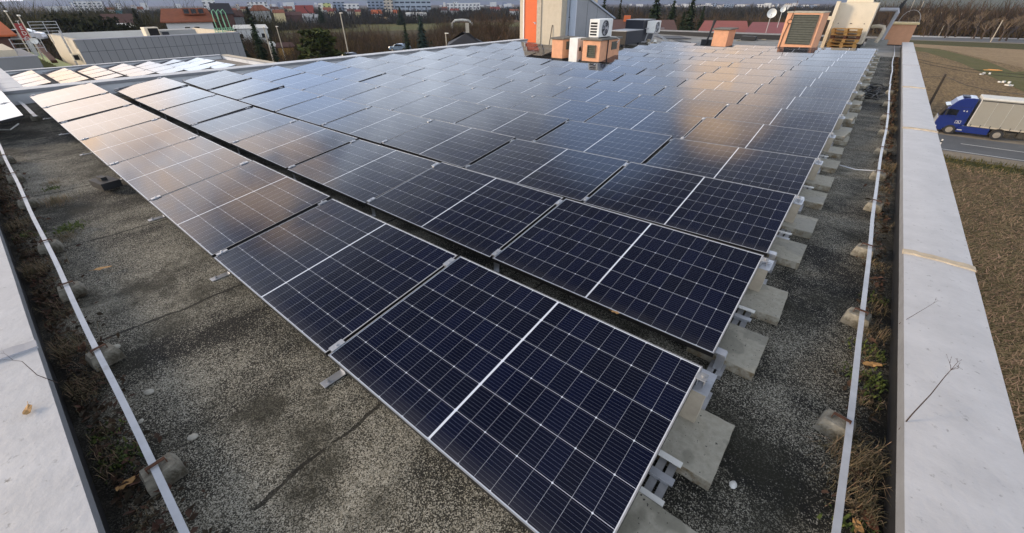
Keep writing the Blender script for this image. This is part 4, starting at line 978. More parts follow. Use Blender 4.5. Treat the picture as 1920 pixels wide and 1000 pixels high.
sheet('road', [along(RC, -60, n0), along(RC, 200, n0), along(RC, 200, n1+1.0), along(RC, -60, n1+1.0)], GZ+.02, ASPHALT, 'grey asphalt road with the truck')
sheet('road_shoulder', [along(RC, -60, n2-.4), along(RC, 200, n2-2.6), along(RC, 200, n0), along(RC, -60, n0)], GZ+.012, SHOULDER, 'dusty shoulder on the near side of the road')
sheet('road_shoulder', [along(RC, -60, n1+1.0), along(RC, 200, n1+1.0), along(RC, 200, n1+3.2), along(RC, -60, n1+3.2)], GZ+.016, SHOULDER, 'dusty lay by strip under the truck')
for k in range(-2, 9): sheet('road_marking', [along(RC, k*12, -.08), along(RC, k*12+7, -.08), along(RC, k*12+7, .08), along(RC, k*12, .08)], GZ+.025, MARK, 'white dashed centre line of the road')
sheet('road_marking', [along(RC, -60, n0+.35), along(RC, 200, n0+.35), along(RC, 200, n0+.5), along(RC, -60, n0+.5)], GZ+.025, MARK, 'white edge line of the road')
sheet('verge', [along(RC, -60, n2-4.5), along(RC, 200, n2-6.5), along(RC, 200, n2-2.6), along(RC, -60, n2-.4)], GZ+.008, GRASSD, 'dry grass verge on the near side of the road')
pF = lambda *a: [(U(x, y, GZ).x, U(x, y, GZ).y) for x, y in a]
sheet('field', [along(RC, -30, n1+3.2), along(RC, 260, n1+3.2), (260, 205), (5, 190)], GZ+.004, FIELD, 'ploughed brown field beyond the truck')
sheet('field', pF((1712, 82.5), (1919, 93.5), (1990, 98), (1990, 132), (1919, 128), (1850, 112), (1780, 95), (1715, 88)), GZ+.02, FIELD2, 'pale dry field before the far road')
sheet('grass', pF((1706, 88), (1760, 92), (1850, 115), (1960, 160), (2080, 205), (2080, 240), (1919, 172), (1800, 118), (1735, 98), (1704, 95)), GZ+.03, GRASSM, 'green grass strip curving across the field')
sheet('grass', pF((1860, 138), (1990, 130), (2060, 150), (2060, 190), (1919, 165)), GZ+.034, GRASSM, 'green grass patch beside the wires')
sheet('road', pF((1700, 69.5), (1990, 76), (1990, 83), (1700, 74)), GZ+.02, ASPHALT, 'far road along the thicket')
sheet('road_shoulder', pF((1700, 74.2), (1990, 83.2), (1990, 85), (1700, 75.4)), GZ+.016, SHOULDER, 'pale near edge of the far road')
sheet('road_shoulder', pF((1700, 66.5), (1990, 74), (1990, 75.7), (1700, 69.2)), GZ+.016, MARK, 'pale far edge of the far road')
sheet('verge', pF((1700, 75.6), (1990, 85.2), (1990, 96), (1700, 84)), GZ+.012, GRASSD, 'rough grass verge below the far road')
# left background grounds
sheet('meadow', pF((490, 62), (600, 62), (980, 50), (980, 42), (600, 46), (480, 50)), GZ+.01, GRASSM, 'green meadow strip beyond the brown thicket')
sheet('meadow', pF((470, 120), (640, 118), (620, 66), (490, 66)), GZ+.02, GRASSM, 'green lawn behind the dark conifers')
sheet('field', pF((480, 49), (600, 45.5), (980, 41.5), (980, 37), (600, 38), (480, 39)), GZ+.012, SOIL2, 'brown fallow strip before the houses')
sheet('road', pF((500, 128), (700, 108), (900, 82), (960, 76), (960, 72), (860, 77), (700, 101), (600, 112), (500, 118)), GZ+.03, ASPHALT, 'side road passing behind the roof edge')
sheet('yard', pF((-60, 140), (110, 95), (110, 55), (-60, 62)), GZ+.02, mat('brown paved yard', (.085, .062, .05), .9, 0, .15, .4), 'brown paved car yard at the far left')

rr = random.Random(31); b = MB()
for _ in range(42000):
    y = 8+46*rr.random()**1.35; x = 7.5+rr.random()*(2.5+y*.14)
    if (Vector((x, y, GZ))-RC).dot(RN) > n2-3: continue
    l = rr.uniform(.10, .40); w = rr.uniform(.010, .024); a = rr.gauss(.5, .9); tl = rr.uniform(-.1, .5)
    d = Vector((math.cos(a), math.sin(a), tl)); sx = Vector((-d.y, d.x, 0))*w; p = Vector((x, y, GZ+.02)); e = p+d*l
    b.add([p-sx, p+sx, e+sx*.6, e-sx*.6], [(0, 1, 2, 3)])
tag(b.build('stubble', mat('maize stubble', (.34, .235, .115), .95, 0, .3, .2, island=.65, spec=.1)), 'dry straw stubble on the field below the right parapet', None, None, 'stuff')
vs = MB()
for _ in range(9000):
    q = along(RC, rr.uniform(-12, 90), n2-.3-abs(rr.gauss(0, 1.7))); a = rr.uniform(0, 6.28); h = rr.uniform(.1, .42); p = Vector((q[0], q[1], GZ+.01)); sx = Vector((math.cos(a), math.sin(a), 0))*rr.uniform(.015, .04)
    vs.add([p-sx, p+sx, p+Vector((rr.gauss(0, .15), rr.gauss(0, .15), h))], [(0, 1, 2)])
tag(vs.build('verge_grass', mat('verge grass blades', (.12, .105, .035), .95, 0, .3, .2, island=.7, spec=.1)), 'rough grass tufts on the near verge of the road', None, None, 'stuff')
# ================================================================== TRUCK
def wheel(t, x, y, r, w):
    o = MB().disc((0, 0, 0), (0, 1, 0), r, w, 28).build('wheel', RUBBER, t, loc=(x, y, r), bevel=.03)
    s = -1 if y < 1.2 else 1
    MB().disc((0, s*(w/2+.004), 0), (0, 1, 0), r*.58, .02, 20).disc((0, s*(w/2+.03), 0), (0, 1, 0), r*.25, .06, 12).build('rim', RIM, o)
    return o
t = thing('truck', 'blue cab truck with a grey beige curtain sided trailer on the road', 'truck', (A.x, A.y, GZ+.02), math.atan2(RD.y, RD.x))
# local x backwards along the truck, y away from the viewer; front axle at x=0, near wheel face at y=0
prof = [(-1.38, .35), (-1.42, 1.25), (-1.34, 1.75), (-1.02, 2.65), (-.86, 2.95), (-.55, 3.45), (-.15, 3.72), (.55, 3.80), (.95, 3.78), (.95, 1.05), (.62, 1.05), (.55, .75), (.42, .62), (-.42, .62), (-.55, .60), (-.62, .35)]
MB().prism(prof, .0, 2.48).build('cab', TRUCKBLUE, t, bevel=.05)
b = MB(); b.add([(-1.352, .12, 1.80), (-1.352, 2.36, 1.80), (-1.035, 2.30, 2.66), (-1.035, .18, 2.66)], [(0, 1, 2, 3)]); b.add([(-1.34, -.006, 1.85), (-1.10, -.006, 1.85), (-1.0, -.006, 2.55), (-1.06, -.006, 2.55)], [(0, 1, 2, 3)]); b.build('windscreen', GLASSD, t)
MB().add([(-.98, -.008, 1.98), (-.05, -.008, 1.98), (-.05, -.008, 2.55), (-.80, -.008, 2.62)], [(0, 1, 2, 3)]).build('side_window', GLASSD, t)
MB().bar((-1.22, 1.24, 2.85), (-.80, 1.24, 2.95), 2.3, .05).build('sun_visor', GLASSD, t)
b = MB()
for k in range(5): b.box(-1.47+.012*k, -1.40+.02*k, .15, 2.33, .95+k*.15, 1.02+k*.15)
b.build('grille', TRIMWHITE, t)
MB().box(-1.50, -1.28, -.02, 2.50, .30, .72).build('bumper', TRUCKBLUE, t, bevel=.05)
MB().box(-1.505, -1.15, -.026, .35, .62, .80).build('headlight', TRIMWHITE, t, bevel=.03); MB().box(-1.505, -1.15, 2.12, 2.50, .62, .80).build('headlight', TRIMWHITE, t, bevel=.03)
MB().box(-1.51, -1.1, -.03, .25, .38, .46).build('fog_light', TRIMWHITE, t)
MB().box(-1.02, -.88, -.34, -.05, 1.95, 2.55).bar((-.92, -.2, 2.58), (-.9, .02, 2.6), .05, .05).build('mirror', BITBLACK, t, bevel=.02)
b = MB(); b.bar((-.75, -.012, 2.78), (.80, -.012, 2.92), .012, .03); b.bar((-.62, -.012, 1.86), (.35, -.012, 1.80), .012, .025); b.bar((-.02, -.012, 1.1), (-.02, -.012, 2.7), .012, .02); b.build('trim_line', TRUCKBLUED, t)
b = MB()                                                        # white boxed emblem on the cab side
for (x0, x1, z0, z1) in ((.12, .58, 1.20, 1.225), (.12, .58, 1.475, 1.50), (.12, .145, 1.225, 1.475), (.555, .58, 1.225, 1.475)): b.box(x0, x1, -.012, -.004, z0, z1)
b.bar((.25, -.009, 1.25), (.35, -.009, 1.45), .008, .03); b.bar((.35, -.009, 1.45), (.45, -.009, 1.25), .008, .03); b.box(.29, .41, -.012, -.005, 1.31, 1.34); b.build('emblem', TRIMWHITE, t)
MB().box(.30, .40, -.014, -.004, 2.45, 2.55).box(.55, .62, -.014, -.004, 2.42, 2.55).build('marker_lamp', TRIMWHITE, t)
MB().box(-.25, .35, .5, 2.0, 3.76, 3.84).build('roof_hatch', TRUCKBLUED, t, bevel=.02)
MB().box(.55, 3.05, .02, 2.45, .35, 1.0).build('side_skirt', TRUCKBLUE, t, bevel=.04)
MB().box(.6, 1.0, -.02, .02, .55, .62).build('step_plate', TRIMWHITE, t)
MB().box(.95, 9.5, .7, 1.8, .75, 1.02).build('chassis', MUD, t)
for y in (.14, 2.30): wheel(t, 0, y, .50, .30); wheel(t, 3.75, y, .50, .32)
for x in (8.6, 9.9, 11.2):
    for y in (.16, 2.30): wheel(t, x, y, .48, .32)
b = MB(); b.tube([(3.75+.58*math.cos(a*.2244), .0, .52+.58*math.sin(a*.2244)) for a in range(15)], .05, 6); b.build('mudguard', MUD, t)
MB().box(1.25, 14.6, .0, 2.48, 1.05, 1.18).build('trailer_frame', CAPPALE, t)
MB().box(1.25, 14.6, .005, 2.475, 1.18, 3.78).build('curtain', CURTAIN, t)
MB().box(1.20, 14.65, -.02, 2.50, 3.78, 3.95).build('top_rail', TRIMWHITE, t, bevel=.02); MB().box(1.20, 1.249, .0, 2.48, 1.05, 3.78).build('headboard', TRIMWHITE, t)
MB().box(1.25, 14.6, -.02, .0, 3.62, 3.70).build('curtain_track', BITBLACK, t)
b = MB()
for k in range(1, 12): b.bar((1.3+k*1.15, -.002, 1.2), (1.3+k*1.15, -.002, 3.60), .014, .03, up=(0, 1, 0))
b.build('curtain_seam', TRIMWHITE, t)
for k in range(18): MB().box(1.4+k*.75, 1.46+k*.75, -.012, -.001, 1.06, 1.30).build('buckle', BITBLACK, t)
b = MB(); b.box(5.2, 8.0, .05, .10, .45, .95); b.box(5.3, 5.4, .10, 1.2, .4, 1.0); b.box(7.8, 7.9, .10, 1.2, .4, 1.0); b.build('side_guard', MUD, t)

# ================================================================== STREET FURNITURE AT RIGHT
def pole(name, label, cat, base, h, r, mt, group=None, n=8, extra=None):
    t = thing(name, label, cat, base, 0, group); MB().tube([(0, 0, 0), (0, 0, h)], [r, r*.7], n).build('shaft', mt, t); return t
pb = U(1738, 205, GZ); t = pole('utility_pole', 'dark wooden utility pole in the field beside the truck', 'utility pole', pb, 4.4, .17, WOODPOLE)
MB().box(-.06, .06, -.5, .5, 4.1, 4.25).build('crossarm', WOODPOLE, t)
def wire(label, pts):
    return tag(MB().tube(pts, .022, 5).build('wire', WIREB), label, 'wire')
top = pb+Vector((0, 0, 4.2))
for (a, c, lab) in (((1700, 106), (1935, 141), 'upper overhead wire across the right field'), ((1700, 110.5), (1935, 147), 'second overhead wire just below the upper one')):
    p, q = D(a[0], a[1], 78), D(c[0], c[1], 74); m_ = (p+q)/2-Vector((0, 0, .35)); wire(lab, [p+(p-q)*.6, p, (p+m_)/2-Vector((0, 0, .08)), m_, (m_+q)/2-Vector((0, 0, .08)), q, q+(q-p)*1.0])
q = D(1935, 179, 66); wire('overhead wire from the wooden pole to the right', [D(1700, 148, 90), top, top+(q-top)*.33-Vector((0, 0, .45)), top+(q-top)*.66-Vector((0, 0, .4)), q, q+(q-top)*.8])
wb = U(1757, 280, GZ); t = thing('marker_post', 'white roadside marker post on the near road edge', 'marker post', (wb.x, wb.y, GZ)); MB().box(-.06, .06, -.05, .05, 0, 1.0).build('post', TRIMWHITE, t, bevel=.01); MB().box(-.062, .062, -.052, .052, .7, .85).build('black_band', BITBLACK, t)
for i, (bx, by, tx, ty) in enumerate(((1857, 79, 1881, 38), (1760, 68, 1773, 48), (1715, 40, 1734, 2), (1698, 38, 1716, 0), (1731, 42, 1742, 18), (1754, 48, 1768, 20), (1794, 44, 1804, 24), (1776, 38, 1782, 25))):
    b_ = G(bx, 243 if i == 0 else 268 if i == 1 else 300, by) if i > 1 else U(bx, by, GZ); dist = math.hypot(b_.x-CAM.x, b_.y-CAM.y)
    h = D(tx, ty, dist).z-GZ
    pole('pale_pole', ['pale pole standing alone on the near edge of the far road', 'short pale pole by the far road, left of the lone one'][i] if i < 2 else 'slender pale pole among the bare trees by the far road', 'pole', (b_.x, b_.y, GZ), h, .16, PALEPOLE, None if i < 2 else 'slender poles in the far thicket', 6)
# litter and white heaps in the field
for i, (px, py, sx, lab) in enumerate(((1846, 140, 4.0, 'white sheet heap by the grass strip'), (1880, 156, 1.6, 'white crate lying on the green patch'), (1894, 162, 2.0, 'scattered white crates beyond the lone crate'))):
    p = U(px, py, GZ); b = MB()
    for k in range(4): x, y = rnd.gauss(0, sx*.22), rnd.gauss(0, .3); b.box(x-.22, x+.22, y-.15, y+.15, 0, .12+.2*rnd.random(), Matrix.Rotation(rnd.uniform(0, 3), 4, 'Z'))
    tag(b.build('refuse_heap', TRIMWHITE, loc=(p.x, p.y, GZ+.04)), lab, 'refuse')
p = U(1855, 133, GZ); b = MB()
for k in range(4): b.bar((rnd.uniform(-1.2, 0), rnd.uniform(-.4, .4), .08+.05*k), (rnd.uniform(1, 2), rnd.uniform(-.4, .4), .12+.04*k), .12, .08)
tag(b.build('timber_pile', PALLET, loc=(p.x, p.y, GZ+.03)), 'pile of yellow timber beside the grass strip', 'timber')

# ================================================================== HOUSES AND TOWN
def house(label, px0, px1, dist, y_eave, y_ridge, wall, roof_m, depth=9, yaw=0, name='house', windows=0, chimney=False, hip=0, over=.4):
    """gable house facing the viewer: long side spans px0..px1 at the given distance, ridge parallel to it"""
    a, c = D(px0, y_eave, dist), D(px1, y_eave, dist); ze = (a.z+c.z)/2; zr = D((px0+px1)/2, y_ridge, dist+depth/2).z
    d = (c-a); d.z = 0; Lh = d.length; ang = math.atan2(d.y, d.x)
    t = thing(name, label, 'house', (a.x, a.y, GZ), ang); ze -= GZ; zr = max(zr-GZ, ze+.8)
    MB().box(0, Lh, 0, depth, 0, ze).build('wall', wall, t)
    b = MB(); o = over; h = hip
    rt = [(-o, -o, ze), (Lh+o, -o, ze), (Lh+o, depth+o, ze), (-o, depth+o, ze), (h, depth/2, zr), (Lh-h, depth/2, zr)]
    b.add(rt+[(x, y, z-.18) for x, y, z in rt[:4]], [(0, 1, 5, 4), (2, 3, 4, 5), (1, 2, 5), (3, 0, 4), (0, 6, 7, 1), (1, 7, 8, 2), (2, 8, 9, 3), (3, 9, 6, 0), (9, 8, 7, 6)])
    ro = b.build('roof', roof_m, t)
    if chimney: MB().box(Lh*.3, Lh*.3+.7, depth*.3, depth*.3+.7, (ze+zr)/2, zr+1.0).build('chimney', TILEO, ro)
    for k in range(windows):
        x = Lh*(k+.5)/windows; w = MB().box(x-.55, x+.55, -.03, .02, ze*.55, ze*.55+1.4).build('window', TRIMWHITE, t); MB().box(x-.45, x+.45, -.045, -.031, ze*.55+.1, ze*.55+1.3).build('pane', GLASSD, w)
    return t, Lh, ze, zr
# white house with the orange roof behind the grey building
t, Lh, ze, zr = house('white two storey house with an orange tiled roof behind the grey building', 309, 397, 105, 40, 16, PLASTER, TILEO, 9, over=.7)
for px, w_ in ((346, .5), (364, .5)):
    x = Lh*(px-309)/88; w = MB().box(x-w_, x+w_, -.04, .02, ze-1.9, ze-.8).build('window', TRIMWHITE, t); MB().box(x-.4, x+.4, -.055, -.041, ze-1.8, ze-.9).build('pane', GLASSD, w)
for k, x in enumerate((Lh*.52, Lh*.68, Lh*.84)):
    do = MB().box(x-.55, x+.55, 1.2, 3.0, ze+1.0, ze+2.0).build('dormer', TILEO, t); MB().box(x-.4, x+.4, 1.17, 1.199, ze+1.15, ze+1.85).build('pane', GLASSD, do)
house('house with a bright orange roof cut by the left edge', -40, 17, 80, 66, 40, TILEB, TILEOB, 8, over=.6)
house('white house with a dark red roof left of the white one', 195, 262, 150, 46, 26, PLASTER, TILEB, 10, windows=3)
house('dark house with a black roof and yellow verges', 236, 262, 175, 34, 16, YPLASTER, TILEK, 9)
house('brown house with a black roof behind the green hoops', 398, 436, 180, 26, 6, TILEB, TILEK, 11)
house('small grey house right of the black roofed one', 434, 456, 190, 31, 19, GPLASTER, TILEB, 8)
house('white house with an orange hipped roof and grey porch', 468, 505, 330, 20, 9.5, GPLASTER, TILEO, 11, hip=3, windows=3)
house('yellow house with a low orange roof', 512, 533, 360, 24, 18, YPLASTER, TILEO, 9)
house('long brown roofed barn beside the yellow house', 532, 566, 365, 29, 22, TILEB, TILEB, 9)
house('white house with a steep red roof beyond the fallow strip', 556, 590, 400, 25, 10, PLASTER, TILER, 14, windows=2)
house('grey shed right of the steep red roof', 566, 602, 390, 33, 27, GPLASTER, GPLASTER, 8)
house('white house with a red roof left of the white hall', 696, 716, 430, 26, 18.5, PLASTER, TILEOB, 10, windows=2)
house('small white house with an orange roof by the white hall', 737, 752, 450, 25, 18.5, PLASTER, TILEOB, 9)
house('white hall with a pale flat roof beyond the meadow', 761, 800, 420, 25.5, 23.5, PLASTER, TRIMWHITE, 8, name='warehouse', windows=4)
house('pale flat building behind the dark conifers at left', 438, 500, 165, 53, 49, PLASTER, TRIMWHITE, 8, name='warehouse', windows=3)
house('white cottage wall left of the white house', 222, 250, 140, 52, 48, PLASTER, TRIMWHITE, 6)
house('yellow garden shed behind the lawn', 520, 550, 118, 88, 82, mat('ochre boards', (.34, .19, .045), .8, 0, .2, 2), TILEB, 3.5, name='garden_shed')
house('white hut beside the yellow shed', 507, 515, 120, 86, 83, PLASTER, TRIMWHITE, 2, name='garden_shed')
t, Lh, ze, zr = house('house with a dark hipped roof and chimney beyond the roof edge', 842, 905, 75, 87, 60, GPLASTER, TILEK, 9, hip=3.2)
MB().box(Lh*.52, Lh*.52+.6, 4.2, 4.8, zr-.4, zr+1.3).build('chimney', CAPPALE, t)
t, Lh, ze, zr = house('house with a brown red roof behind the dark ventilation units', 1110, 1266, 62, 62, 37, PLASTER, TILEB, 11)
MB().box(Lh*.36, Lh*.36+.9, 4.6, 5.4, zr-.5, zr+.5).build('chimney', TILEOB, t)
house('long building with a red sheet roof beyond the far parapet', 1312, 1398, 60, 64, 39, PLASTER, REDMETAL, 12, name='hall')
house('second red sheet roof left of the louvred vent', 1400, 1500, 57, 66, 42, PLASTER, mat('dark red sheet', (.18, .030, .028), .6, 0, .1, .8), 12, name='hall')
# office block and blocks of the town
def block(label, px0, px1, dist, y_top, mt, depth, group=None, name='apartment_block', roofslab=None):
    a, c = D(px0, y_top, dist), D(px1, y_top, dist); d = c-a; d.z = 0
    h = max(4, (a.z+c.z)/2-GZ)
    o = MB().box(0, d.length, 0, depth, 0, h).build(name, mt, loc=(a.x, a.y, GZ), rot=(0, 0, math.atan2(d.y, d.x)))
    return tag(o, label, 'building', group)
WO = make_windows('office glazing', (.30, .34, .38), (.03, .035, .045), 6, 4.2, .8, .36)
WW = make_windows('white block windows', (.62, .60, .56), (.08, .085, .10), 5, 3.2, .5, .45)
WB = make_windows('beige block windows', (.45, .38, .29), (.06, .06, .07), 4, 3.0, .5, .45)
WY = make_windows('yellow green block', (.45, .46, .15), (.10, .10, .06), 5, 3, .4, .4)
WG = make_windows('grey blue block', (.20, .24, .30), (.04, .05, .06), 5, 3.2, .6, .5)
block('large grey office building with dark window bands on the skyline', 728, 806, 560, -4, WO, 60, name='office_building')
block('pale wing at the left side of the grey office building', 718, 735, 555, -3, WB, 40, name='office_building')
block('dark blue block left of the grey office building', 688, 718, 620, 0, WG, 40, name='office_building')
block('long white block with rows of windows right of the grey office', 838, 900, 640, 6, WW, 30, name='office_building')
block('yellow green apartment block left of the dark blue block', 605, 619, 600, 6, WY, 20)
block('white apartment block beside the yellow green one', 596, 606, 610, 6, WW, 20)
block('grey blue office slab right of the yellow green block', 624, 646, 640, 4, WG, 30, name='office_building')
block('white office with a dotted facade before the grey blue slab', 644, 672, 600, 7, WW, 24, name='office_building')
block('beige tower block with window rows behind the stair tower', 1088, 1122, 330, -12, WB, 20)
block('tall white tower on the skyline left of the black roof', 376, 400, 620, -4, WW, 20)
block('white slab on the skyline right of the black roof', 462, 500, 700, 4, WW, 20)
block('long white block on the skyline above the left trees', 136, 190, 900, 3, WW, 25)
block('teal roofed shed above the left trees', 214, 234, 240, 20, mat('teal sheet', (.05, .20, .26), .6), 8, name='shed')
block('white shed above the left trees', 84, 130, 900, 12, PLASTER, 8, name='shed')
rr = random.Random(21)
for k in range(150):
    px = rr.choice((rr.uniform(100, 720), rr.uniform(810, 1100), rr.uniform(1180, 1560), rr.uniform(1240, 1500)))
    dist = rr.uniform(900, 2600); w = rr.uniform(4, 14); ytop = rr.uniform(4, 14)+(2 if px > 1180 else 0)
    block('small pale town building on the hazy skyline', px, px+w, dist, ytop, rr.choice((WW, WW, WB, PLASTER, WG, PLASTER)), rr.uniform(10, 25), 'town buildings on the skyline', 'town_building')
for k in range(26):
    px = rr.choice((rr.uniform(420, 720), rr.uniform(150, 420), rr.uniform(810, 960))); dist = rr.uniform(430, 800); y = 11+4000/dist*rr.uniform(.9, 1.3)
    house('small house with a tiled roof among the distant trees', px, px+rr.uniform(10, 17), dist, y, y-rr.uniform(3, 5), rr.choice((PLASTER, YPLASTER, GPLASTER)), rr.choice((TILEO, TILER, TILEB, TILEO)), 9)['group' if 0 else 0] if 0 else None
    th = house('small tile roofed house among the distant trees', px, px+rr.uniform(10, 17), dist, y, y-rr.uniform(3, 5), rr.choice((PLASTER, YPLASTER, GPLASTER)), rr.choice((TILEO, TILER, TILEB, TILEO)), 9)[0]
    th['group'] = 'small houses among the distant trees'
# white bent barrier arm, poles and lamps
p0, p1 = D(848, 44, 185), D(885, 44, 185); pm = D(853, 38.5, 185); pn = D(878, 38.5, 185)
tag(MB().tube([(p0.x, p0.y, GZ+.5), p0, pm, (pm+pn)/2+Vector((0, 0, .15)), pn, p1, (p1.x, p1.y, GZ+.5)], .42, 8).build('pipe_arch', TRIMWHITE), 'white pipe arch above the thicket right of the tall conifer', 'pipe')
for (bx, by, ty, tx, dist, lab) in ((653, 100, 25, 636, 95, 'tall pale lamp post standing before the thicket'), (512, 112, 51, 494, 90, 'pale lamp post left of the small conifer'), (838, 93, 63, 835, 85, 'short pale lamp post left of the dark hipped roof'), (28, 52, 22, 8, 75, 'lamp post at the far left edge'), (55, 65, 30, 41, 70, 'thin lamp post behind the red sign'), (528, 85, 50, 520, 115, 'thin grey pole behind the lawn'), (1275, 0, 0, 0, 0, '')):
    if not lab: continue
    g = G(bx, dist, by); h = D(tx, ty, dist).z-GZ; t = pole('lamp_post', lab, 'lamp post', g, h, .13 if bx > 100 else .07, PALEPOLE)
    MB().box(-.15, .7, -.1, .1, h-.02, h+.1).build('lamp_head', TRIMWHITE, t)
# red vertical sign with white lettering
g = G(44, 78, 60); zt, zb2 = D(34, 44, 78).z-GZ, D(54, 76, 78).z-GZ
t = thing('pylon_sign', 'red upright pylon sign with white lettering at the far left', 'sign', g, math.atan2(-(g.x-CAM.x), g.y-CAM.y)+R_(0))
MB().box(-.40, .40, -.15, .15, zb2, zt).build('board', REDSIGN, t); MB().box(-.18, .18, -.1, .1, 0, zb2).build('post', ALUD, t)
fc = bpy.data.curves.new('lettering', 'FONT'); fc.body = 'T\nE\nD\nO\nI'; fc.size = .55; fc.space_line = .95; fc.extrude = .01; fc.align_x = 'CENTER'; fc.align_y = 'CENTER'; fc.materials.append(TRIMWHITE)
fo = bpy.data.objects.new('tmp', fc); COL.objects.link(fo); bpy.context.view_layer.update(); me_ = bpy.data.meshes.new_from_object(fo); bpy.data.objects.remove(fo); fo = bpy.data.objects.new('lettering', me_); COL.objects.link(fo); fo.parent = t; fo.location = (0, -.17, (zt+zb2)/2-.15); fo.rotation_euler = Euler((R_(90), 0, 0), 'XYZ')
# cars
def car(label, loc, rz, paint):
    t = thing('parked_car', label, 'car', loc, rz)
    prof = [(-2.1, .35), (-2.15, .75), (-1.95, .95), (-1.1, 1.02), (-.45, 1.45), (.75, 1.48), (1.55, 1.08), (2.05, 1.0), (2.12, .6), (2.1, .35)]
    MB().prism(prof, -.85, .85).build('body', paint, t, bevel=.08)
    b = MB(); b.add([(-1.06, -.72, 1.05), (-1.06, .72, 1.05), (-.5, .66, 1.43), (-.5, -.66, 1.43)], [(0, 1, 2, 3)]); b = MB().add([(-1.10, -.74, 1.06), (-1.10, .74, 1.06), (-.48, .68, 1.47), (-.48, -.68, 1.47)], [(0, 1, 2, 3)]); b.build('windscreen', GLASSD, t)
    for s in (-1, 1): MB().add([(-.95, s*.857, 1.03), (1.35, s*.857, 1.06), (.7, s*.857, 1.40), (-.42, s*.857, 1.39)], [(0, 1, 2, 3)]).build('side_window', GLASSD, t)
    for x in (-1.3, 1.3):
        for s in (-1, 1): o = MB().disc((0, 0, 0), (0, 1, 0), .32, .2, 18).build('wheel', RUBBER, t, loc=(x, s*.8, .32)); MB().disc((0, s*.105, 0), (0, 1, 0), .19, .02, 14).build('rim', RIM, o)
    return t
car('dark blue car behind the roof edge at the lamp post', G(655, 92, 103), R_(20), CARDARK).location.z = D(655, 104, 92).z-1.0
car('pale blue car left of the tall conifers', G(750, 95, 90), R_(20), CARBLUE).location.z = D(750, 90, 95).z-.7
car('silver car parked beside the red sign', G(41, 82, 70), R_(70), CARSILVER).location.z = D(41, 70, 82).z-.6
car('white car parked before the white hall', G(726, 380), R_(30), PLASTER)
t = thing('box_truck', 'orange box truck parked left of the white hall', 'truck', G(722, 400), .6); MB().box(-4, 2.5, -1.2, 1.2, .8, 3.2).build('cargo_box', mat('pale orange box', (.50, .33, .17), .6), t); MB().box(2.51, 4.2, -1.1, 1.1, .6, 2.6).build('cab', PLASTER, t, bevel=.1)
for x in (-2.6, 3.2):
    for y in (-1, 1): MB().disc((x, y, .5), (0, 1, 0), .5, .3, 14).build('wheel', RUBBER, t)

# ================================================================== TREES
def conifer_mesh(h, w, seed, tiers=15, dens=26, droop=.35):
    rr = random.Random(seed); vs = []; fs = []
    for i in range(tiers):
        f = i/(tiers-1); z = h*(.06+.92*f); R = w/2*(1-f)**.8*rr.uniform(.82, 1.15)+.05*w
        n = max(5, int(dens*(1-f*.75)))
        for k in range(n):
            a = 2*math.pi*k/n+rr.uniform(-.3, .3); L = R*rr.uniform(.62, 1.18)
            for j in range(6):
                q = ((j+rr.random())/6)**.75; r0 = L*q; zz = z-droop*r0*(.6+.5*q)+rr.gauss(0, .02*h)+h*.05*(1-q)
                s = (.085*w+.10*w*(1-q)*.5)*(1-.35*f)*rr.uniform(.6, 1.35)
                c = Vector((r0*math.cos(a), r0*math.sin(a), zz)); o = Vector((math.cos(a), math.sin(a), -droop)).normalized(); sd_ = Vector((-math.sin(a), math.cos(a), rr.gauss(0, .3))).normalized()
                b = len(vs); vs += [c-o*s*.6, c+sd_*s*.55-Vector((0, 0, s*.25)), c+o*s*1.1-Vector((0, 0, s*.2)), c-sd_*s*.55-Vector((0, 0, s*.25))]; fs += [(b, b+1, b+2), (b, b+2, b+3)]
    m_ = MB(); m_.v = [tuple(v) for v in vs]; m_.f = fs; return m_
def add_tree(label, loc, h, crown_mb, crown_mat, cat='tree', name='conifer', tr=.18, group=None, trunk_h=.9):
    t = thing(name, label, cat, loc, rnd.uniform(0, 6), group); MB().tube([(0, 0, 0), (0, 0, h*.5), (0, 0, h*trunk_h)], [tr, tr*.7, tr*.15], 7).build('trunk', BARK, t)
    crown_mb.build('crown', crown_mat, t); return t
def fir(label, px, dist, ytop, wpx, m_, seed, name='conifer', **k):
    g = G(px, dist, max(40, ytop+35)); h = D(px, ytop, dist).z-GZ; w = wpx*(math.hypot(g.x-CAM.x, g.y-CAM.y))/F_PX*1.12
    return add_tree(label, g, h, conifer_mesh(h, w, seed, **k), m_, name=name)
fir('tall dark conifer at the right end of the grey building', 484, 68, 46, 40, FIR, 1)
fir('dark conifer partly behind the grey building end', 456, 72, 62, 30, FIR, 15)
fir('small pointed conifer right of the tall dark one', 518, 66, 76, 26, FIR, 2)
fir('slim dark conifer left of the frosted one', 763, 84, 48, 26, FIR, 3)
fir('tall frosted blue green conifer by the pale blue car', 791, 84, 35, 36, FIRB, 4)
fir('round low evergreen at the foot of the frosted conifer', 812, 80, 80, 26, YEWGREEN, 14, name='shrub', tiers=8)
fir('big dark fir left of the group behind the far roof', 1226, 105, -8, 44, FIR, 5)
fir('second dark fir in the middle of the group', 1258, 108, 7, 34, FIR, 6)
fir('third dark fir right of the group with a bare top', 1293, 104, 1, 38, FIR, 7)
fir('small fir between the second and third firs', 1276, 112, 26, 24, FIR, 8)
fir('low fir at the right end of the fir group', 1312, 112, 16, 22, FIR, 9)
fir('dark fir right of the stair tower', 1130, 90, -4, 30, FIR, 10)
fir('narrow fir beside the first one at the tower', 1160, 96, 1, 20, YEWGREEN, 11)
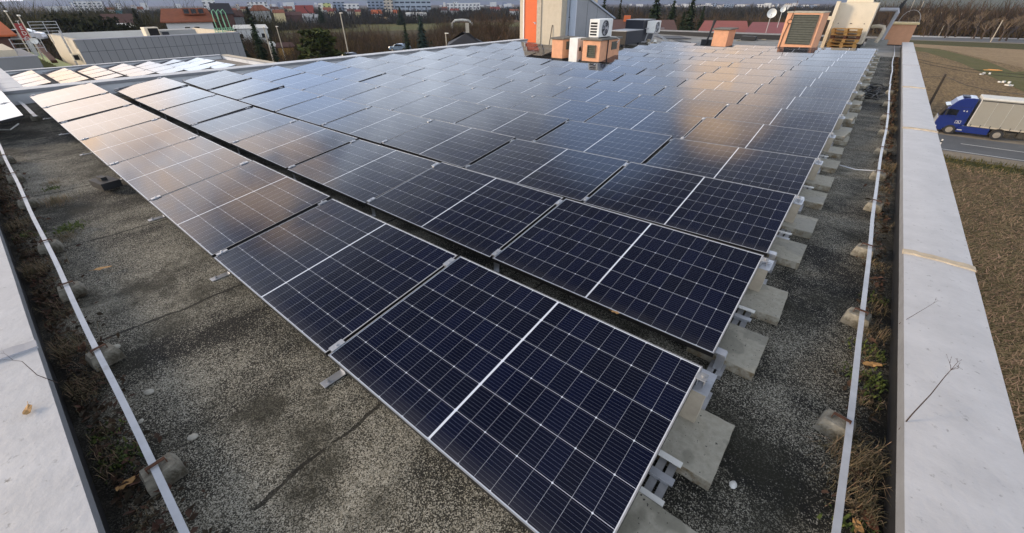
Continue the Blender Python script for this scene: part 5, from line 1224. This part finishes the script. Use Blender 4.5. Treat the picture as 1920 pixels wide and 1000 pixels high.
def bushy(label, px, dist, ytop, wpx, m_, seed, name='evergreen_tree', lobes=9, n=2600):
    rr = random.Random(seed); g = G(px, dist, max(40, ytop+30)); h = D(px, ytop, dist).z-GZ; w = wpx*dist/F_PX*.95; vs = []; fs = []
    L_ = [(Vector((rr.gauss(0, .24)*w, rr.gauss(0, .24)*w, h*rr.uniform(.30, .80))), w*rr.uniform(.20, .34), h*rr.uniform(.14, .22)) for _ in range(lobes)]
    for _ in range(n):
        c0, ra, rz_ = rr.choice(L_); v = Vector((rr.gauss(0, 1), rr.gauss(0, 1), rr.gauss(0, 1))).normalized()*rr.uniform(.55, 1.08)
        c = c0+Vector((v.x*ra, v.y*ra, v.z*rz_)); sz = w*.030*rr.uniform(.6, 1.6); e = Euler((rr.gauss(0, .9), rr.gauss(0, .9), rr.uniform(0, 6.28))).to_matrix(); b = len(vs)
        vs += [c+e@Vector(q) for q in ((-sz, 0, 0), (0, -.7*sz, 0), (sz, 0, -.3*sz), (0, .7*sz, .2*sz))]; fs += [(b, b+1, b+2), (b, b+2, b+3)]
    mb = MB(); mb.v = [tuple(v) for v in vs]; mb.f = fs; return add_tree(label, g, h, mb, m_, name=name, tr=.25, trunk_h=.7)
bushy('broad dark evergreen above the grey building at left', 122, 120, 15, 46, YEWGREEN, 12)
bushy('second broad dark evergreen beside the first', 180, 115, 15, 72, YEWGREEN, 13, lobes=14, n=4200)
bushy('dark garden tree between the brown roof and the white house', 268, 118, 24, 30, YEWGREEN, 33)
bushy('dark tree behind the green ladder hoops', 402, 125, 26, 24, YEWGREEN, 34)
fir('tall cypress behind the pale flat building', 474, 175, 16, 26, YEWGREEN, 16, name='cypress', droop=.1)
fir('dark conifer beside the steep red roofed house', 606, 300, 14, 15, FIR, 17)
fir('dark conifer between the red roofs and the white hall', 753, 330, 13, 14, FIR, 18)
fir('dark tree left of the black roofed house', 265, 150, 20, 26, YEWGREEN, 19, name='evergreen_tree')
# cedar with layered flat boughs
def cedar_mesh(h, w, seed):
    rr = random.Random(seed); m_ = MB(); vs = []; fs = []
    for i in range(9):
        f = i/8; z = h*(.18+.78*f); R = w/2*(1-.62*f)*rr.uniform(.85, 1.1)
        for k in range(9):
            a = rr.uniform(0, 6.283); L = R*rr.uniform(.6, 1.05)
            for j in range(60):
                q = rr.random()**.7; r0 = L*q; sp_ = rr.gauss(0, .10*w*(1-.4*q)); c = Vector((r0*math.cos(a)-sp_*math.sin(a), r0*math.sin(a)+sp_*math.cos(a), z+h*.03*math.sin(q*3)-.05*r0*q+rr.gauss(0, .012*h)))
                s = .040*w*rr.uniform(.6, 1.4); e = Euler((rr.gauss(0, .45), rr.gauss(0, .45), rr.uniform(0, 6.28))).to_matrix(); b = len(vs)
                vs += [c+e@Vector(v) for v in ((-s, 0, 0), (0, -.55*s, 0), (s, 0, -.15*s), (0, .55*s, 0))]; fs += [(b, b+1, b+2), (b, b+2, b+3)]
    m_.v = [tuple(v) for v in vs]; m_.f = fs; return m_
g = G(598, 72, 90); h = D(598, 58, 72).z-GZ
add_tree('spreading cedar with flat layered boughs before the thicket', g, h, cedar_mesh(h, 10.5, 4), CEDAR, name='cedar', tr=.3)
# bare trees
PALELIMB = mat('pale limbs', (.17, .125, .08), .95, 0, .3, .2, island=.3, spec=.1)
def bare_mesh(h, spread, seed, depth=5, r0=.16, upness=.75):
    rr = random.Random(seed); trunk = MB(); tw = MB()
    def grow(p, d, l, r, lev):
        e = p+d*l; mid_ = p+d*l*.5+Vector((rr.gauss(0, .05), rr.gauss(0, .05), 0))*l
        (trunk if lev < 2 else tw).tube([p, mid_, e], [r, r*.88, r*.74], 5 if lev < 2 else 3, cap=False)
        if lev >= depth: return
        for k in range(3 if lev < 3 else 3):
            a = rr.uniform(0, 6.283); t = rr.uniform(.35, .75)*spread; x = Vector((math.cos(a), math.sin(a), 0)); x = (x-d*x.dot(d))
            if x.length < .1: x = Vector((1, 0, 0))
            nd_ = (d*upness+x.normalized()*t+Vector((0, 0, .16))).normalized(); grow(p+d*l*rr.uniform(.55, 1.0), nd_, l*rr.uniform(.58, .80), r*.64, lev+1)
    grow(Vector((0, 0, 0)), Vector((0, 0, 1)), h*.34, r0, 0); return trunk, tw
def bare(label, px, dist, ytop, m_, seed, spread=.8, r0=.16, depth=5, group=None):
    g = G(px, dist); h = (D(px, ytop, dist).z-GZ); tr, tw = bare_mesh(h, spread, seed, depth, r0)
    t = thing('bare_tree', label, 'tree', g, seed, group); tr.build('trunk', BARK, t); tw.build('crown', m_, t); return t
bare('big bare tree left of the stair tower', 918, 82, -14, TWIG, 1, .8, .22, 6)
bare('bare tree close to the stair tower door', 952, 88, 2, TWIG, 2, .75, .18, 6)
bare('bare tree behind the dark hipped roof', 890, 95, 8, TWIG, 3, .8, .16, 6)
for i, (px, dist, yt) in enumerate(((560, 110, 52), (700, 115, 40), (735, 105, 62), (680, 120, 50), (855, 120, 40), (1180, 140, -6), (1205, 135, 4), (1100, 120, 5), (1150, 150, 2), (1245, 140, 6), (1275, 150, 0), (610, 105, 60), (665, 300, 6), (320, 140, 14), (60, 110, 14), (20, 105, 10))):
    bare('bare winter tree among the brown scrub', px, dist, yt, TWIG if i % 2 else TWIGD, 20+i, .8, .13, 5, 'bare winter trees in the scrub')
for i, (px, py, yt) in enumerate(((1735, 66, 12), (1840, 74, 10), (1892, 78, 18), (1905, 78, 6), (1745, 64, 20))):
    g = U(px, py, GZ); dist = math.hypot(g.x-CAM.x, g.y-CAM.y)
    lab = ['bare tree with pale limbs at the left of the far road', 'slender bare tree in the middle of the far road', 'forked bare tree left of the last one on the far road', 'tall bare tree at the right end of the far road', 'low bare tree behind the pale limbed one'][i]
    bare(lab, px, dist, yt, PALELIMB, 60+i, .75, .34, 5)
for i, px in enumerate((1716, 1752, 1764, 1785, 1803, 1820, 1856, 1872, 1915)): bare('bare tree with pale limbs along the far road', px, 258+8*(i % 3), 20+9*((i*7) % 3), PALELIMB, 80+i, .7, .3, 5, 'bare trees along the far road')
MATS_FAR = mat('far dark woods', (.030, .028, .020), .95, 0, .3, .05, island=.4, spec=.1)
# thickets that read as one mass
def thicket(name, label, spots, n, mt, seed, tw, hmin, hmax, spread):
    rr = random.Random(seed); vs = []; fs = []
    for _ in range(n):
        (ax, ay), (bx, by), dep = rr.choice(spots); t = rr.random(); x = ax+(bx-ax)*t+rr.gauss(0, dep); y = ay+(by-ay)*t+rr.gauss(0, dep)
        hh = rr.uniform(hmin, hmax)*(.75+.5*mnoise.noise(Vector((x*.12, y*.12, seed))))
        z0 = GZ+rr.uniform(0, .6)*hh*rr.random(); a = rr.uniform(0, 6.283); L = hh*rr.uniform(.35, .8); lean = rr.uniform(.1, spread)
        p = Vector((x, y, z0)); e = p+Vector((math.cos(a)*lean, math.sin(a)*lean, 1)).normalized()*L; s = Vector((-math.sin(a+.8), math.cos(a+.8), 0))*tw*rr.uniform(.6, 1.4)
        b = len(vs); vs += [p-s, p+s, e]; fs += [(b, b+1, b+2)]
        q = p+(e-p)*rr.uniform(.4, .8); e2 = q+Vector((rr.gauss(0, 1), rr.gauss(0, 1), .9)).normalized()*L*.45; b = len(vs); vs += [q-s*.6, q+s*.6, e2]; fs += [(b, b+1, b+2)]
    m_ = MB(); m_.v = [tuple(v) for v in vs]; m_.f = fs; return tag(m_.build(name, mt), label, None, None, 'stuff')
def seg(px0, px1, dist, dep): a, b = G(px0, dist), G(px1, dist); return ((a.x, a.y), (b.x, b.y), dep)
thicket('scrub', 'brown leafless scrub between the roof and the meadow', [seg(540, 990, d_, 6) for d_ in (105, 115, 125, 135)]+[seg(780, 990, 155, 5)]*2, 34000, TWIGD, 3, .05, 5.0, 8.5, .9)
thicket('scrub', 'taller brown scrub along the back of the thicket', [seg(560, 690, 150, 6), seg(885, 985, 120, 5), seg(890, 985, 105, 4), seg(832, 900, 165, 3)], 15000, TWIGD, 13, .06, 7.5, 10.5, .7)
thicket('scrub', 'dark garden trees and hedges before the row of houses', [seg(440, 640, 300, 8), seg(640, 830, 360, 8)], 9000, MATS_FAR, 14, .14, 4.5, 8, .9)
thicket('scrub', 'paler ochre scrub mixed into the brown scrub', [seg(530, 990, d_, 7) for d_ in (110, 130)]+[seg(560, 700, 145, 8)], 10000, TWIGO, 4, .045, 4, 7, .9)
thicket('woods', 'olive brown garden trees behind the far left houses', [seg(-60, 275, d_, 7) for d_ in (165, 185, 205)]+[seg(380, 470, 200, 6)], 20000, mat('olive twigs', (.055, .048, .020), .95, 0, .3, .2, island=.5, spec=.1), 15, .09, 12.0, 16.0, .8)
thicket('scrub', 'dark scrub and hedges around the left houses', [seg(-40, 300, 100, 6), seg(0, 280, 130, 8), seg(380, 520, 150, 8), seg(180, 460, 200, 10)], 16000, TWIGD, 5, .08, 4.0, 8.0, .9)
thicket('woods', 'far brown woods along the far road at the right', [seg(1640, 2000, d_, 10) for d_ in (290, 305, 320, 335, 350)], 26000, TWIGD, 6, .16, 8, 16, .8)
thicket('woods', 'paler trees in front of the far woods', [seg(1690, 2000, d_, 6) for d_ in (283, 292)], 5000, TWIGO, 7, .10, 4, 9, .9)
thicket('woods', 'brown woods behind the red roofs', [seg(1180, 1520, d_, 8) for d_ in (170, 200, 240)]+[seg(1180, 1640, 290, 8)], 22000, TWIGD, 8, .12, 6, 11, .9)
thicket('woods', 'dark woods between the houses and the town', [seg(60, 1000, d_, 25) for d_ in (450, 520, 620, 760, 900)], 24000, MATS_FAR, 9, .5, 7, 12, .9)
thicket('woods', 'far woods before the town at the right', [seg(1000, 1700, d_, 25) for d_ in (420, 520, 640, 800, 1000)], 20000, MATS['far dark woods'], 10, .5, 8, 12, .9)
# ================================================================== HILLS
def hills(name, label, px0, px1, dist, prof, mt, n=120, depth=900, seed=1):
    vs = []; fs = []
    for i in range(n+1):
        px = px0+(px1-px0)*i/n; yt = prof(px)
        nz = mnoise.fractal(Vector((px*.012, seed, 0)), 1, 2, 5)
        for j, (q, dd) in enumerate(((0, 0), (.35, .25), (.75, .6), (1, 1), (0, 2.2))):
            dj = dist+depth*dd; top_ = D(px, yt-2.5*nz, dist+depth).z
            g = D(px, 20, dj); z = GZ-1+(top_-GZ)*q*(1+.12*mnoise.noise(Vector((px*.03, j*3, seed))) if q < 1 else 1); vs.append((g.x, g.y, z))
    for i in range(n):
        for j in range(4): fs.append((i*5+j, i*5+5+j, i*5+6+j, i*5+1+j))
    m_ = MB(); m_.v = vs; m_.f = fs; return tag(m_.build(name, mt, smooth=True), label, None, None, 'structure')
HILLB = make_field('wooded hill side', (.055, .060, .050), (.075, .075, .055), (.10, .095, .07), .02, (1, 1, 1), 0, .5)
HILLG = make_field('green grey hill', (.085, .095, .06), (.10, .10, .07), (.13, .125, .09), .03, (1, 1, 1), 0, .5)
hills('mountains', 'long blue hazy mountains behind the town', 40, 1760, 6000, lambda px: (3.5 if px < 60 else -6-10*min(1, max(0, (px-60)/150)) if px < 1100 else -14), HILLB, 160, 1500, 2)
hills('mountains', 'low hazy ridge under the yellow sky at the far left', -260, 60, 5000, lambda px: 3.2, HILLB, 40, 1200, 5)
hills('hill', 'near grey green hill side at the far right', 1590, 2400, 1100, lambda px: -2-14*min(1, max(0, (px-1600)/120)), HILLG, 60, 900, 3)
# ================================================================== HAZE
b = MB(); b.box(-9500, 9500, -9500, 9500, GZ-1.5, 420)
hz = bpy.data.materials.new('haze'); hz.use_nodes = True; nt = hz.node_tree; nt.nodes.clear()
ou = nt.nodes.new('ShaderNodeOutputMaterial'); pv = nt.nodes.new('ShaderNodeVolumePrincipled'); nt.links.new(pv.outputs[0], ou.inputs[1])
pv.inputs['Color'].default_value = (.52, .64, .98, 1); pv.inputs['Density'].default_value = .00008; pv.inputs['Anisotropy'].default_value = .2
tag(b.build('haze', hz), 'thin blue haze filling the air', None, None, 'stuff')
